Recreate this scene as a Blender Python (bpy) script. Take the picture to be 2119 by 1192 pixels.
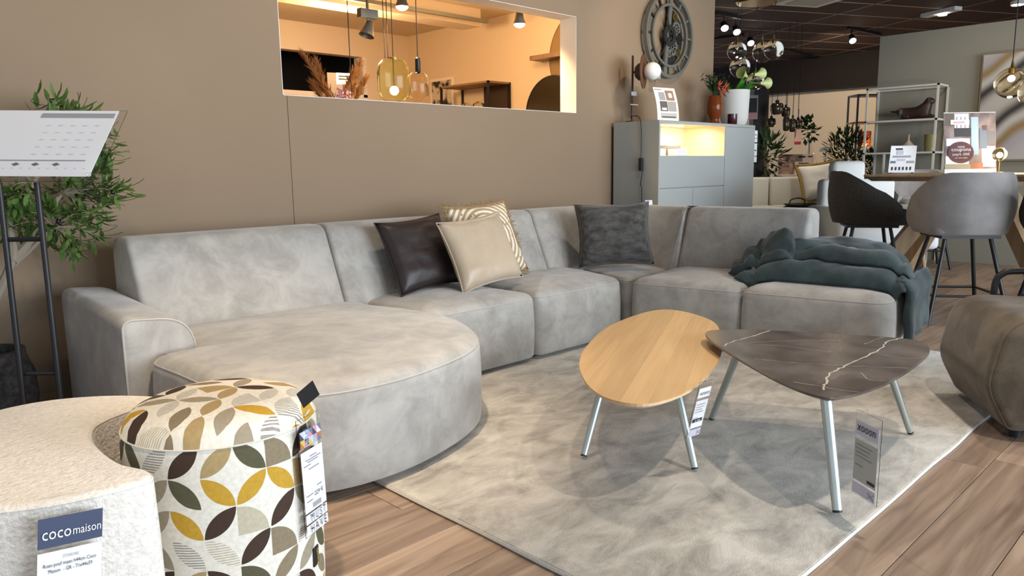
import bpy, bmesh, math, random
import numpy as np
from mathutils import Vector, Matrix, noise
for o in list(bpy.data.objects): bpy.data.objects.remove(o)
random.seed(7)
C = bpy.context.scene.collection
PI = math.pi
# ------------------------------------------------------------------ camera
W, HH = 2119, 1192
FPX, PITCH, ROLL, YAW, CH = 1554.77, math.radians(9.0805), math.radians(-0.808), math.radians(44.301), 1.0
_fw = np.array([math.sin(YAW)*math.cos(PITCH), math.cos(YAW)*math.cos(PITCH), -math.sin(PITCH)])
_r0 = np.array([math.cos(YAW), -math.sin(YAW), 0.0]); _u0 = np.cross(_r0, _fw)
_rt = math.cos(ROLL)*_r0+math.sin(ROLL)*_u0; _up = -math.sin(ROLL)*_r0+math.cos(ROLL)*_u0
_c = np.array([0, 0, CH])
cam = bpy.data.cameras.new('camera'); camo = bpy.data.objects.new('camera', cam); C.objects.link(camo)
cam.sensor_fit = 'HORIZONTAL'; cam.sensor_width = 36; cam.lens = FPX/W*36; cam.clip_start = .05; cam.clip_end = 60
M = Matrix([[_rt[i], _up[i], -_fw[i], _c[i]] for i in range(3)]+[[0, 0, 0, 1]])
camo.matrix_world = M
sc = bpy.context.scene; sc.camera = camo
sc.view_settings.view_transform = 'Standard'; sc.view_settings.look = 'None'
sc.view_settings.gamma = 1; sc.view_settings.use_curve_mapping = False
sc.view_settings.exposure = 0.5
# ------------------------------------------------------------------ daylight and room light
wd = bpy.data.worlds.new('world'); sc.world = wd; wd.use_nodes = True
wd.node_tree.nodes['Background'].inputs[0].default_value = (.78, .88, 1, 1)
wd.node_tree.nodes['Background'].inputs[1].default_value = .75
def area(name, loc, tgt, sx, sy, e, col):
    l = bpy.data.lights.new(name, 'AREA'); l.shape = 'RECTANGLE'; l.size = sx; l.size_y = sy; l.energy = e; l.color = col
    o = bpy.data.objects.new(name, l); C.objects.link(o); o.location = loc
    o.rotation_euler = (Vector(tgt)-Vector(loc)).to_track_quat('-Z', 'Y').to_euler(); return o
def spot(loc, tgt, e, col=(1, .78, .55), ang=60, blend=.5, r=.04):
    l = bpy.data.lights.new('spot_beam', 'SPOT'); l.energy = e; l.color = col; l.spot_size = math.radians(ang); l.spot_blend = blend; l.shadow_soft_size = r
    o = bpy.data.objects.new('spot_beam', l); C.objects.link(o); o.location = loc
    o.rotation_euler = (Vector(tgt)-Vector(loc)).to_track_quat('-Z', 'Y').to_euler(); return o
def point(loc, e, col=(1, .75, .45), r=.03):
    l = bpy.data.lights.new('bulb_glow', 'POINT'); l.energy = e; l.color = col; l.shadow_soft_size = r
    o = bpy.data.objects.new('bulb_glow', l); C.objects.link(o); o.location = loc
WARM = (1, .80, .58); NEUT = (1, .90, .78); COOL = (.80, .90, 1)
area('shop_window_daylight', (4.0, -5.0, 1.5), (2.2, 2.4, .4), 7, 2.6, 520, COOL)
spot((1.2, 1.7, 2.7), (1.35, 2.3, .37), 165, WARM, 50, .8)
spot((2.2, .1, 2.7), (2.3, .25, 0), 105, NEUT, 75, .7)
spot((2.6, 1.9, 2.7), (2.6, 1.5, 0), 44, NEUT, 75, .5)
spot((3.6, .9, 2.7), (2.9, 1.15, 0), 60, NEUT, 70, .5)
spot((.4, 1.2, 2.7), (.35, 1.75, .4), 120, WARM, 46, .7)
spot((2.2, 2.4, 2.7), (2.2, 3.7, 1.0), 34, WARM, 95, .9)
spot((.7, 2.3, 2.7), (.5, 3.6, 1.0), 26, WARM, 90, .9)
spot((4.0, 2.2, 2.7), (3.8, 3.7, 1.1), 36, WARM, 95, .9)
spot((4.6, 2.2, 2.7), (5.2, 3.7, 1.9), 40, WARM, 60, .8)
spot((5.2, 1.2, 2.7), (4.2, 2.0, .5), 22, NEUT, 70, .6)
spot((5.6, .6, 2.7), (5.6, 1.4, .7), 18, NEUT, 80, .6)
spot((7.0, 1.6, 2.7), (8.5, 2.2, 1.2), 30, NEUT, 80, .7)
spot((10.5, 4.6, 2.7), (13.5, 5.4, 1.0), 170, WARM, 90, .8)
spot((8.6, 4.2, 2.7), (9.4, 4.6, .4), 80, NEUT, 80, .8)
# ------------------------------------------------------------------ pixel to place
def ray(px, py): return _fw+_rt*(px-W/2)/FPX+_up*(HH/2-py)/FPX
def atd(px, py, D): return Vector(_c+ray(px, py)*D)
def onz(px, py, z=0): d = ray(px, py); return Vector(_c+d*(z-CH)/d[2])
def onx(px, py, x): d = ray(px, py); return Vector(_c+d*x/d[0])
def ony(px, py, y): d = ray(px, py); return Vector(_c+d*y/d[1])
# ------------------------------------------------------------------ materials
MATS = {}
def mat(name, col, rough=.6, metal=0, col2=None, scale=5, detail=4, bump=0, bscale=None, sheen=0, trans=0, emit=0, ecol=None, alpha=1, stretch=None, lo=.35, hi=.65, rand=0, dist=0, ior=1.45, coat=0, nr=.5):
    if name in MATS: return MATS[name]
    m = bpy.data.materials.new(name); m.use_nodes = True; nt = m.node_tree; b = nt.nodes['Principled BSDF']
    b.inputs['Base Color'].default_value = (*col, 1); b.inputs['Roughness'].default_value = rough; b.inputs['Metallic'].default_value = metal
    b.inputs['IOR'].default_value = ior
    if sheen: b.inputs['Sheen Weight'].default_value = sheen; b.inputs['Sheen Roughness'].default_value = .4
    if coat: b.inputs['Coat Weight'].default_value = coat
    if trans: b.inputs['Transmission Weight'].default_value = trans
    if emit: b.inputs['Emission Color'].default_value = (*(ecol or col), 1); b.inputs['Emission Strength'].default_value = emit
    if alpha < 1: b.inputs['Alpha'].default_value = alpha
    tc = nt.nodes.new('ShaderNodeTexCoord'); mp = nt.nodes.new('ShaderNodeMapping'); nt.links.new(tc.outputs['Object'], mp.inputs[0])
    if stretch: mp.inputs['Scale'].default_value = stretch
    out = None
    if col2:
        n = nt.nodes.new('ShaderNodeTexNoise'); n.inputs['Scale'].default_value = scale; n.inputs['Detail'].default_value = detail; n.inputs['Distortion'].default_value = dist; n.inputs['Roughness'].default_value = nr
        nt.links.new(mp.outputs[0], n.inputs['Vector'])
        r = nt.nodes.new('ShaderNodeValToRGB'); r.color_ramp.elements[0].position = lo; r.color_ramp.elements[1].position = hi
        r.color_ramp.elements[0].color = (*col, 1); r.color_ramp.elements[1].color = (*col2, 1)
        nt.links.new(n.outputs['Fac'], r.inputs[0]); out = r.outputs[0]
        if rand:
            oi = nt.nodes.new('ShaderNodeObjectInfo'); ad = nt.nodes.new('ShaderNodeVectorMath'); ad.operation = 'ADD'
            ml = nt.nodes.new('ShaderNodeMath'); ml.operation = 'MULTIPLY'; ml.inputs[1].default_value = 40
            nt.links.new(oi.outputs['Random'], ml.inputs[0]); nt.links.new(mp.outputs[0], ad.inputs[0]); nt.links.new(ml.outputs[0], ad.inputs[1]); nt.links.new(ad.outputs[0], n.inputs['Vector'])
            hs = nt.nodes.new('ShaderNodeHueSaturation'); mr = nt.nodes.new('ShaderNodeMapRange'); mr.inputs[3].default_value = 1-rand; mr.inputs[4].default_value = 1+rand
            nt.links.new(oi.outputs['Random'], mr.inputs[0]); nt.links.new(mr.outputs[0], hs.inputs['Value']); nt.links.new(out, hs.inputs['Color']); out = hs.outputs[0]
        nt.links.new(out, b.inputs['Base Color'])
    if bump:
        n2 = nt.nodes.new('ShaderNodeTexNoise'); n2.inputs['Scale'].default_value = bscale or 200; n2.inputs['Detail'].default_value = 3
        nt.links.new(mp.outputs[0], n2.inputs['Vector'])
        bp = nt.nodes.new('ShaderNodeBump'); bp.inputs['Strength'].default_value = bump; bp.inputs['Distance'].default_value = .004
        nt.links.new(n2.outputs['Fac'], bp.inputs['Height']); nt.links.new(bp.outputs[0], b.inputs['Normal'])
    MATS[name] = m; return m
tan = mat('tan_paint', (.252, .180, .115), .75, col2=(.266, .190, .123), scale=1.5, bump=.05, bscale=300)
cream = mat('cream_paint', (.70, .60, .47), .8, bump=.04, bscale=200)
inner = mat('inner_paint', (.74, .62, .46), .8)
innerc = mat('inner_ceiling', (.60, .50, .36), .8)
white = mat('white_paint', (.78, .76, .72), .6)
greyw = mat('grey_green_paint', (.215, .205, .165), .8, bump=.04, bscale=200)
dark = mat('dark_brown_paint', (.011, .006, .0045), .8)
tile_m = mat('ceiling_tile', (.055, .026, .018), .85, col2=(.075, .036, .025), scale=60, bump=.2, bscale=300, rand=.15)
rail_m = mat('ceiling_rail', (.33, .22, .17), .5)
plank_m = mat('walnut_plank', (.20, .132, .092), .42, col2=(.42, .305, .222), scale=3.2, detail=8, stretch=(.55, 7, 7), lo=.28, hi=.72, rand=.22, dist=1.2, bump=.08, bscale=30)
sofa_m = mat('velvet_greige', (.29, .276, .253), .85, col2=(.43, .412, .38), scale=6.5, detail=11, lo=.36, hi=.62, sheen=.35, bump=.3, bscale=420, dist=.4, nr=.66)
seam_m = mat('velvet_seam', (.46, .44, .40), .9)
black = mat('black_metal', (.012, .012, .014), .42)
blackp = mat('black_plastic', (.015, .015, .016), .55)
legm = mat('grey_green_metal', (.46, .51, .49), .32, .75)
oak = mat('oak_top', (.60, .37, .17), .45, col2=(.70, .455, .225), scale=4, detail=7, stretch=(.6, 9, 6), lo=.3, hi=.7, dist=.8, rand=.06)
oakd = mat('oak_beam', (.40, .265, .15), .5, col2=(.52, .36, .215), scale=4, detail=6, stretch=(6, 6, .7))
oake = mat('oak_edge', (.62, .47, .30), .6)
rug_m = mat('viscose_rug', (.25, .222, .185), .8, col2=(.52, .48, .415), scale=5.5, detail=12, stretch=(1.0, 1.7, 1), lo=.34, hi=.62, dist=.5, nr=.68, sheen=.3, bump=.3, bscale=150)
rugedge = mat('rug_edge', (.60, .58, .54), .9, bump=.4, bscale=300)
boucle = mat('boucle_cream', (.70, .655, .59), .95, col2=(.82, .775, .71), scale=90, bump=1.0, bscale=110, sheen=.3)
brownf = mat('brown_chenille', (.062, .046, .030), .9, col2=(.125, .096, .064), scale=9, detail=6, sheen=.25, bump=.4, bscale=250, dist=.6)
leather = mat('brown_leather', (.028, .019, .018), .42, bump=.15, bscale=160)
satin = mat('champagne_satin', (.46, .36, .255), .36, col2=(.54, .43, .31), scale=3, sheen=.4, bump=1.0, bscale=11, stretch=(1.6, .6, 1))
chen = mat('charcoal_chenille', (.040, .037, .034), .9, col2=(.105, .098, .09), scale=30, detail=5, stretch=(.5, 1, 2.6), sheen=.25, bump=.4, bscale=200)
fringe_m = mat('gold_fringe', (.33, .22, .11), .7)
throw_m = mat('teal_fur', (.018, .032, .035), .9, col2=(.045, .068, .072), scale=9, detail=8, sheen=.3, bump=.6, bscale=170)
cab_m = mat('grey_lacquer', (.36, .385, .38), .5)
cab_side = cab_m
cab_in = mat('cream_interior', (.72, .62, .46), .6)
paper = mat('white_paper', (.82, .82, .84), .5)
paperw = mat('warm_paper', (.85, .80, .72), .5)
print_k = mat('black_print', (.03, .03, .035), .6)
print_g = mat('grey_print', (.34, .34, .36), .6)
print_r = mat('red_print', (.5, .05, .06), .6)
navy = mat('navy_card', (.05, .065, .12), .5)
lilac = mat('lilac_card', (.55, .54, .64), .5)
greycard = mat('grey_card', (.42, .43, .40), .5)
acrylic = mat('clear_acrylic', (.97, .98, .98), .05, trans=1, ior=1.2)
glass = mat('clear_glass', (.95, .95, .93), .03, trans=1, ior=1.25)
amber = mat('amber_glass', (.30, .075, .018), .1, trans=.55, ior=1.3)
amberg = mat('amber_tint_glass', (.93, .80, .55), .05, trans=1, ior=1.2)
yglass = mat('yellow_ribbed_glass', (.95, .99, .78), .08, trans=1, ior=1.2)
cglass = mat('champagne_glass', (.96, .93, .86), .08, trans=1, ior=1.2)
smoke = mat('smoked_chrome_glass', (.16, .13, .10), .08, .85)
leaf_m = mat('olive_leaf', (.055, .115, .022), .45, col2=(.13, .21, .055), scale=20, rand=.35)
leafd = mat('dark_leaf', (.018, .04, .014), .5, col2=(.035, .07, .02), scale=20)
leafb = mat('bright_leaf', (.06, .22, .025), .45)
bark = mat('olive_bark', (.26, .215, .16), .85, bump=.5, bscale=60)
olive_f = mat('black_olive', (.012, .007, .010), .25)
pot_m = mat('dark_stone_pot', (.025, .023, .022), .9, col2=(.07, .062, .058), scale=40, bump=1, bscale=60)
brass = mat('aged_brass', (.30, .20, .06), .35, .8)
pewter = mat('pewter_metal', (.22, .225, .20), .45, .6)
dpewter = mat('dark_pewter', (.03, .03, .028), .5, .4)
mahog = mat('oxblood_metal', (.045, .017, .013), .45)
brownp = mat('brown_disc', (.16, .075, .04), .45, .3)
opal = mat('opal_glass', (.85, .84, .80), .25)
ceramic = mat('stone_white', (.66, .65, .61), .7)
plum = mat('plum_glass', (.05, .008, .015), .1)
calla = mat('calla_petal', (.62, .70, .30), .5)
redfl = mat('red_petal', (.50, .08, .035), .6)
pinkfl = mat('pink_petal', (.70, .42, .50), .7)
pampas_m = mat('pampas', (.40, .19, .06), .9)
bulb_m = mat('lit_bulb', (1, .85, .55), .4, emit=9, ecol=(1, .78, .42))
lens_m = mat('lit_lens', (1, .95, .85), .4, emit=18, ecol=(1, .90, .75))
strip_m = mat('led_strip', (1, .9, .6), .4, emit=9, ecol=(1, .78, .42))
mirrord = mat('dark_mirror', (.05, .038, .022), .15, .3)
mirrorl = mat('bronze_mirror', (.36, .25, .12), .2, .3)
stone_d = mat('brown_marble', (.16, .09, .05), .4, col2=(.30, .18, .10), scale=6, detail=8, dist=1)
cloth_cream = mat('cream_upholstery', (.50, .46, .38), .9, bump=.2, bscale=300)
cloth_white = mat('white_upholstery', (.74, .78, .80), .85, bump=.2, bscale=300)
ochre = mat('ochre_trim', (.27, .17, .035), .8)
cushw = mat('ivory_cushion', (.66, .61, .52), .9, bump=.4, bscale=80)
stool_d = mat('charcoal_shell', (.030, .027, .023), .9, col2=(.055, .05, .042), scale=120, bump=.3, bscale=300)
stool_l = mat('mauve_velvet_shell', (.22, .205, .196), .85, col2=(.35, .33, .317), scale=5, detail=6, sheen=.4, bump=.2, bscale=300)
rackm = mat('pale_rack_metal', (.50, .49, .44), .5)
dogm = mat('bronze_dog', (.028, .012, .008), .5)
dogl = mat('pale_bib', (.35, .30, .26), .7)
maroon = mat('maroon_print', (.085, .022, .03), .6)
pinkc = mat('pink_card', (.60, .28, .36), .6); tanp = mat('tan_print', (.34, .2, .115), .6); salmon = mat('salmon_card', (.85, .55, .45), .6)
teal_p = mat('slate_blue_print', (.14, .18, .24), .6); orange_p = mat('orange_print', (.45, .17, .07), .6)
skyp = mat('pale_blue_print', (.32, .45, .55), .6); yell_p = mat('yellow_print', (.65, .45, .08), .6)
# --- marble with thin pale veins
def marble():
    m = bpy.data.materials.new('taupe_marble'); m.use_nodes = True; nt = m.node_tree; b = nt.nodes['Principled BSDF']
    tc = nt.nodes.new('ShaderNodeTexCoord')
    n = nt.nodes.new('ShaderNodeTexNoise'); n.inputs['Scale'].default_value = 7; n.inputs['Detail'].default_value = 8
    r = nt.nodes.new('ShaderNodeValToRGB'); r.color_ramp.elements[0].position = .3; r.color_ramp.elements[1].position = .75
    r.color_ramp.elements[0].color = (.065, .052, .046, 1); r.color_ramp.elements[1].color = (.165, .14, .125, 1)
    nt.links.new(tc.outputs['Object'], n.inputs[0]); nt.links.new(n.outputs[0], r.inputs[0])
    prev = r.outputs[0]
    nt.links.new(prev, b.inputs['Base Color']); b.inputs['Roughness'].default_value = .22
    return m
marble_m = marble()
# --- woven leaf print for the round pouf (uv unit = one cell)
def leafprint():
    m = bpy.data.materials.new('leaf_print_fabric'); m.use_nodes = True; nt = m.node_tree; b = nt.nodes['Principled BSDF']; L = nt.links
    def mth(op, a, bb=None, c=None):
        n = nt.nodes.new('ShaderNodeMath'); n.operation = op
        for i, v in enumerate((a, bb, c)):
            if v is None: continue
            if isinstance(v, (int, float)): n.inputs[i].default_value = v
            else: L.new(v, n.inputs[i])
        return n.outputs[0]
    uv = nt.nodes.new('ShaderNodeUVMap'); s = nt.nodes.new('ShaderNodeSeparateXYZ'); L.new(uv.outputs[0], s.inputs[0])
    fu = mth('FRACT', s.outputs[0]); fv = mth('FRACT', s.outputs[1])
    cu = mth('FLOOR', s.outputs[0]); cv = mth('FLOOR', s.outputs[1])
    cb = nt.nodes.new('ShaderNodeCombineXYZ'); L.new(cu, cb.inputs[0]); L.new(cv, cb.inputs[1])
    wn = nt.nodes.new('ShaderNodeTexWhiteNoise'); L.new(cb.outputs[0], wn.inputs['Vector'])
    sp = nt.nodes.new('ShaderNodeSeparateColor'); L.new(wn.outputs['Color'], sp.inputs[0])
    flip = mth('GREATER_THAN', sp.outputs[0], .5)
    a = mth('ABSOLUTE', mth('SUBTRACT', fu, flip))
    d1 = mth('ADD', mth('POWER', a, 2), mth('POWER', fv, 2))
    ia = mth('SUBTRACT', 1, a); iv = mth('SUBTRACT', 1, fv)
    d2 = mth('ADD', mth('POWER', ia, 2), mth('POWER', iv, 2))
    lf = mth('MULTIPLY', mth('LESS_THAN', d1, .97), mth('LESS_THAN', d2, .97))
    half = mth('LESS_THAN', d1, .9)
    sel = mth('GREATER_THAN', sp.outputs[2], .80)
    shape = mth('ADD', mth('MULTIPLY', lf, mth('SUBTRACT', 1, sel)), mth('MULTIPLY', half, sel))
    r = nt.nodes.new('ShaderNodeValToRGB'); r.color_ramp.interpolation = 'CONSTANT'
    pal = [(.045, .022, .012), (.085, .08, .04), (.50, .29, .025), (.23, .18, .11), (.38, .27, .12), (.32, .27, .19), (.48, .43, .31), (.30, .28, .25)]
    while len(r.color_ramp.elements) < len(pal): r.color_ramp.elements.new(.5)
    for i, c in enumerate(pal): r.color_ramp.elements[i].position = i/len(pal); r.color_ramp.elements[i].color = (*c, 1)
    L.new(sp.outputs[1], r.inputs[0])
    # fine stripes on the palest leaves
    st = mth('GREATER_THAN', mth('FRACT', mth('MULTIPLY', s.outputs[1], 12)), .5)
    isst = mth('GREATER_THAN', sp.outputs[1], .80)
    shape2 = mth('MULTIPLY', shape, mth('SUBTRACT', 1, mth('MULTIPLY', isst, st)))
    nz = nt.nodes.new('ShaderNodeTexNoise'); nz.inputs['Scale'].default_value = 7; nz.inputs['Detail'].default_value = 5; L.new(uv.outputs[0], nz.inputs[0])
    mx = nt.nodes.new('ShaderNodeMix'); mx.data_type = 'RGBA'; mx.inputs[6].default_value = (.74, .70, .61, 1); L.new(shape2, mx.inputs[0]); L.new(r.outputs[0], mx.inputs[7])
    hs = nt.nodes.new('ShaderNodeHueSaturation'); mr = nt.nodes.new('ShaderNodeMapRange'); mr.inputs[3].default_value = .75; mr.inputs[4].default_value = 1.25
    L.new(nz.outputs[0], mr.inputs[0]); L.new(mr.outputs[0], hs.inputs['Value']); L.new(mx.outputs[2], hs.inputs['Color'])
    L.new(hs.outputs[0], b.inputs['Base Color']); b.inputs['Roughness'].default_value = .85
    bp = nt.nodes.new('ShaderNodeBump'); bp.inputs['Strength'].default_value = .3; bp.inputs['Distance'].default_value = .003; L.new(shape, bp.inputs['Height']); L.new(bp.outputs[0], b.inputs['Normal'])
    return m
leafp = leafprint()
# --- ring ornament print for the fringed cushion (object coordinates, cushion lies in local xy)
def ornament():
    m = bpy.data.materials.new('medallion_print'); m.use_nodes = True; nt = m.node_tree; b = nt.nodes['Principled BSDF']; L = nt.links
    tc = nt.nodes.new('ShaderNodeTexCoord')
    w = nt.nodes.new('ShaderNodeTexWave'); w.wave_type = 'RINGS'; w.rings_direction = 'Z'; w.inputs['Scale'].default_value = 11; w.inputs['Distortion'].default_value = 0
    L.new(tc.outputs['Object'], w.inputs[0])
    v = nt.nodes.new('ShaderNodeTexVoronoi'); v.inputs['Scale'].default_value = 24; L.new(tc.outputs['Object'], v.inputs[0])
    mu = nt.nodes.new('ShaderNodeMath'); mu.operation = 'MULTIPLY'; L.new(w.outputs['Fac'], mu.inputs[0])
    gt = nt.nodes.new('ShaderNodeMath'); gt.operation = 'GREATER_THAN'; gt.inputs[1].default_value = .22; L.new(v.outputs['Distance'], gt.inputs[0]); L.new(gt.outputs[0], mu.inputs[1])
    g2 = nt.nodes.new('ShaderNodeMath'); g2.operation = 'GREATER_THAN'; g2.inputs[1].default_value = .5; L.new(mu.outputs[0], g2.inputs[0])
    mx = nt.nodes.new('ShaderNodeMix'); mx.data_type = 'RGBA'; mx.inputs[6].default_value = (.42, .29, .15, 1); mx.inputs[7].default_value = (.80, .75, .64, 1); L.new(g2.outputs[0], mx.inputs[0])
    L.new(mx.outputs[2], b.inputs['Base Color']); b.inputs['Roughness'].default_value = .8
    return m
orn_m = ornament()
def bands(name, cols, scale, dist, rot):
    m = bpy.data.materials.new(name); m.use_nodes = True; nt = m.node_tree; b = nt.nodes['Principled BSDF']; L = nt.links
    tc = nt.nodes.new('ShaderNodeTexCoord'); mp = nt.nodes.new('ShaderNodeMapping'); mp.inputs['Rotation'].default_value = rot; L.new(tc.outputs['Object'], mp.inputs[0])
    w = nt.nodes.new('ShaderNodeTexWave'); w.inputs['Scale'].default_value = scale; w.inputs['Distortion'].default_value = dist; w.inputs['Detail'].default_value = 3; w.inputs['Detail Scale'].default_value = .8; w.bands_direction = 'DIAGONAL'; L.new(mp.outputs[0], w.inputs[0])
    r = nt.nodes.new('ShaderNodeValToRGB'); r.color_ramp.interpolation = 'EASE'
    while len(r.color_ramp.elements) < len(cols): r.color_ramp.elements.new(.5)
    for i, c in enumerate(cols): r.color_ramp.elements[i].position = i/(len(cols)-1); r.color_ramp.elements[i].color = (*c, 1)
    L.new(w.outputs['Fac'], r.inputs[0]); L.new(r.outputs[0], b.inputs['Base Color']); b.inputs['Roughness'].default_value = .7
    return m
# ------------------------------------------------------------------ builders
OFF = {}
def tag(o, label=None, cat=None, group=None, kind=None):
    if label: o['label'] = label
    if cat: o['category'] = cat
    if group: o['group'] = group
    if kind: o['kind'] = kind
    return o
def thing(name, loc, label, cat, group=None, rz=0):
    o = bpy.data.objects.new(name, None); C.objects.link(o); o.location = loc; o.rotation_euler = (0, 0, rz); o.empty_display_size = .05
    OFF[o.name] = Matrix.Translation(Vector(loc)) @ Matrix.Rotation(rz, 4, 'Z')
    return tag(o, label, cat, group)
class MB:
    def __init__(s): s.v = []; s.f = []; s.uv = None
    def add(s, vs, fs):
        n = len(s.v); s.v += [Vector(p) for p in vs]; s.f += [tuple(i+n for i in f) for f in fs]; return s
    def box(s, a, b, mtx=None):
        x0, y0, z0 = a; x1, y1, z1 = b
        vs = [(x, y, z) for x in (x0, x1) for y in (y0, y1) for z in (z0, z1)]
        if mtx: vs = [mtx @ Vector(p) for p in vs]
        return s.add(vs, [(0, 1, 3, 2), (4, 6, 7, 5), (0, 4, 5, 1), (2, 3, 7, 6), (0, 2, 6, 4), (1, 5, 7, 3)])
    def loops(s, L, cap0=True, cap1=True, closed=True):
        n = len(L[0]); base = len(s.v)
        for lp in L: s.v += [Vector(p) for p in lp]
        m = n if closed else n-1
        for i in range(len(L)-1):
            for j in range(m):
                k = (j+1) % n
                s.f.append((base+i*n+j, base+i*n+k, base+(i+1)*n+k, base+(i+1)*n+j))
        if closed and cap0: s.f.append(tuple(base+j for j in reversed(range(n))))
        if closed and cap1: s.f.append(tuple(base+(len(L)-1)*n+j for j in range(n)))
        return s
    def tube(s, pts, r, n=8, cap=True):
        pts = [Vector(p) for p in pts]; L = []; up = Vector((0, 0, 1))
        for i, p in enumerate(pts):
            d = (pts[min(i+1, len(pts)-1)]-pts[max(i-1, 0)])
            if d.length < 1e-9: d = Vector((0, 0, 1))
            d.normalize()
            a = d.cross(up)
            if a.length < .05: a = d.cross(Vector((1, 0, 0)))
            if L and a.dot(pa) < 0: a = -a
            a.normalize(); pa = a; b = d.cross(a)
            rr = r[i] if isinstance(r, (list, tuple)) else r
            L.append([p+a*rr*math.cos(t*2*PI/n)+b*rr*math.sin(t*2*PI/n) for t in range(n)])
        return s.loops(L, cap, cap)
    def lathe(s, prof, c=(0, 0, 0), n=24, cap=True, mtx=None):
        c = Vector(c)
        L = [[c+Vector((r*math.cos(2*PI*t/n), r*math.sin(2*PI*t/n), z)) if not mtx else mtx @ Vector((r*math.cos(2*PI*t/n), r*math.sin(2*PI*t/n), z)) for t in range(n)] for r, z in prof]
        return s.loops(L, cap, cap)
    def sphere(s, c, r, n=16, sq=(1, 1, 1)):
        c = Vector(c); k = n//2
        return s.loops([[c+Vector((r*sq[0]*math.sin(PI*(i+.02)/(k+.04))*math.cos(2*PI*t/n), r*sq[1]*math.sin(PI*(i+.02)/(k+.04))*math.sin(2*PI*t/n), -r*sq[2]*math.cos(PI*(i+.02)/(k+.04)))) for t in range(n)] for i in range(k+1)])
    def prism(s, poly, z0, z1):
        return s.loops([[(x, y, z0) for x, y in poly], [(x, y, z1) for x, y in poly]])
    def quad(s, o, r, u, w, h): # flat card piece from origin o, unit vectors r,u
        o = Vector(o); return s.add([o, o+r*w, o+r*w+u*h, o+u*h], [(0, 1, 2, 3)])
    def slab(s, o, r, u, w, h, t): # thin card with thickness along normal
        o = Vector(o); nrm = r.cross(u).normalized()*t
        a = [o, o+r*w, o+r*w+u*h, o+u*h]
        return s.loops([[p-nrm for p in a], a])
    def build(s, name, m, parent=None, smooth=False, local=False, bev=0, auto=40):
        me = bpy.data.meshes.new(name); vs = s.v
        inv = None
        if parent is not None and not local: inv = OFF[parent.name].inverted(); vs = [inv @ p for p in vs]
        me.from_pydata([tuple(p) for p in vs], [], s.f)
        if s.uv:
            ul = me.uv_layers.new(name='UVMap')
            for p in me.polygons:
                for li in p.loop_indices: ul.data[li].uv = s.uv(p, s.v[me.loops[li].vertex_index])
        bm = bmesh.new(); bm.from_mesh(me); bmesh.ops.recalc_face_normals(bm, faces=bm.faces)
        if bev: bmesh.ops.bevel(bm, geom=list(bm.edges), offset=bev, segments=2, affect='EDGES', profile=.5)
        bm.to_mesh(me); bm.free()
        me.materials.append(m)
        o = bpy.data.objects.new(name, me); C.objects.link(o)
        if smooth:
            for p in me.polygons: p.use_smooth = True
            try: me.set_sharp_from_angle(angle=math.radians(auto))
            except Exception: pass
        if parent is not None:
            o.parent = parent; OFF[o.name] = OFF[parent.name]
        else: OFF[o.name] = Matrix.Identity(4)
        return o
def cp(o, parent=None):
    c = o.copy(); C.objects.link(c); c.parent = parent
    if 'label' in c and parent: pass
    for ch in o.children: cp(ch, c)
    return c
def smoothloop(pts, n=8):
    # closed Catmull-Rom through 2D points
    out = []; k = len(pts)
    for i in range(k):
        p0, p1, p2, p3 = [Vector(pts[(i+j-1) % k]) for j in range(4)]
        for t in range(n):
            u = t/n
            out.append(.5*((2*p1)+(p2-p0)*u+(2*p0-5*p1+4*p2-p3)*u*u+(3*p1-p0-3*p2+p3)*u**3))
    return [(p[0], p[1]) for p in out]
def curve(pts, n=8):
    pts = [Vector(p) for p in pts]; out = []
    for i in range(len(pts)-1):
        p0 = pts[max(i-1, 0)]; p1 = pts[i]; p2 = pts[i+1]; p3 = pts[min(i+2, len(pts)-1)]
        for t in range(n):
            u = t/n; out.append(.5*((2*p1)+(p2-p0)*u+(2*p0-5*p1+4*p2-p3)*u*u+(3*p1-p0-3*p2+p3)*u**3))
    return out+[pts[-1]]
def roundpoly(pts, r, n=5):
    out = []; k = len(pts)
    for i in range(k):
        a, b, c = Vector(pts[i-1]), Vector(pts[i]), Vector(pts[(i+1) % k])
        rr = r[i] if isinstance(r, (list, tuple)) else r
        if rr <= 0: out.append((b[0], b[1])); continue
        d1 = (a-b).normalized(); d2 = (c-b).normalized()
        ang = d1.angle(d2); t = min(rr/math.tan(ang/2), (a-b).length*.49, (c-b).length*.49)
        p1, p2 = b+d1*t, b+d2*t
        for j in range(n+1):
            u = j/n; q = p1*(1-u)**2+b*2*u*(1-u)+p2*u*u; out.append((q[0], q[1]))
    return out
def dense(pts, step):
    out = []; k = len(pts)
    for i in range(k):
        a, b = Vector(pts[i]), Vector(pts[(i+1) % k]); m = max(1, int((b-a).length/step))
        for j in range(m): q = a.lerp(b, j/m); out.append((q[0], q[1]))
    return out
def area2(p): return sum(p[i][0]*p[(i+1) % len(p)][1]-p[(i+1) % len(p)][0]*p[i][1] for i in range(len(p)))/2
def inset(pts, d):
    out = []; k = len(pts)
    for i in range(k):
        a, b, c = Vector(pts[i-1]), Vector(pts[i]), Vector(pts[(i+1) % k])
        n1 = Vector((-(b-a).y, (b-a).x)); n2 = Vector((-(c-b).y, (c-b).x))
        if n1.length > 1e-9: n1.normalize()
        if n2.length > 1e-9: n2.normalize()
        n = n1+n2
        if n.length < 1e-6: n = n1
        n.normalize(); cs = max(.5, n.dot(n1)) if n1.length else 1
        q = b+n*(d/cs); out.append((q.x, q.y))
    return out
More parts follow.
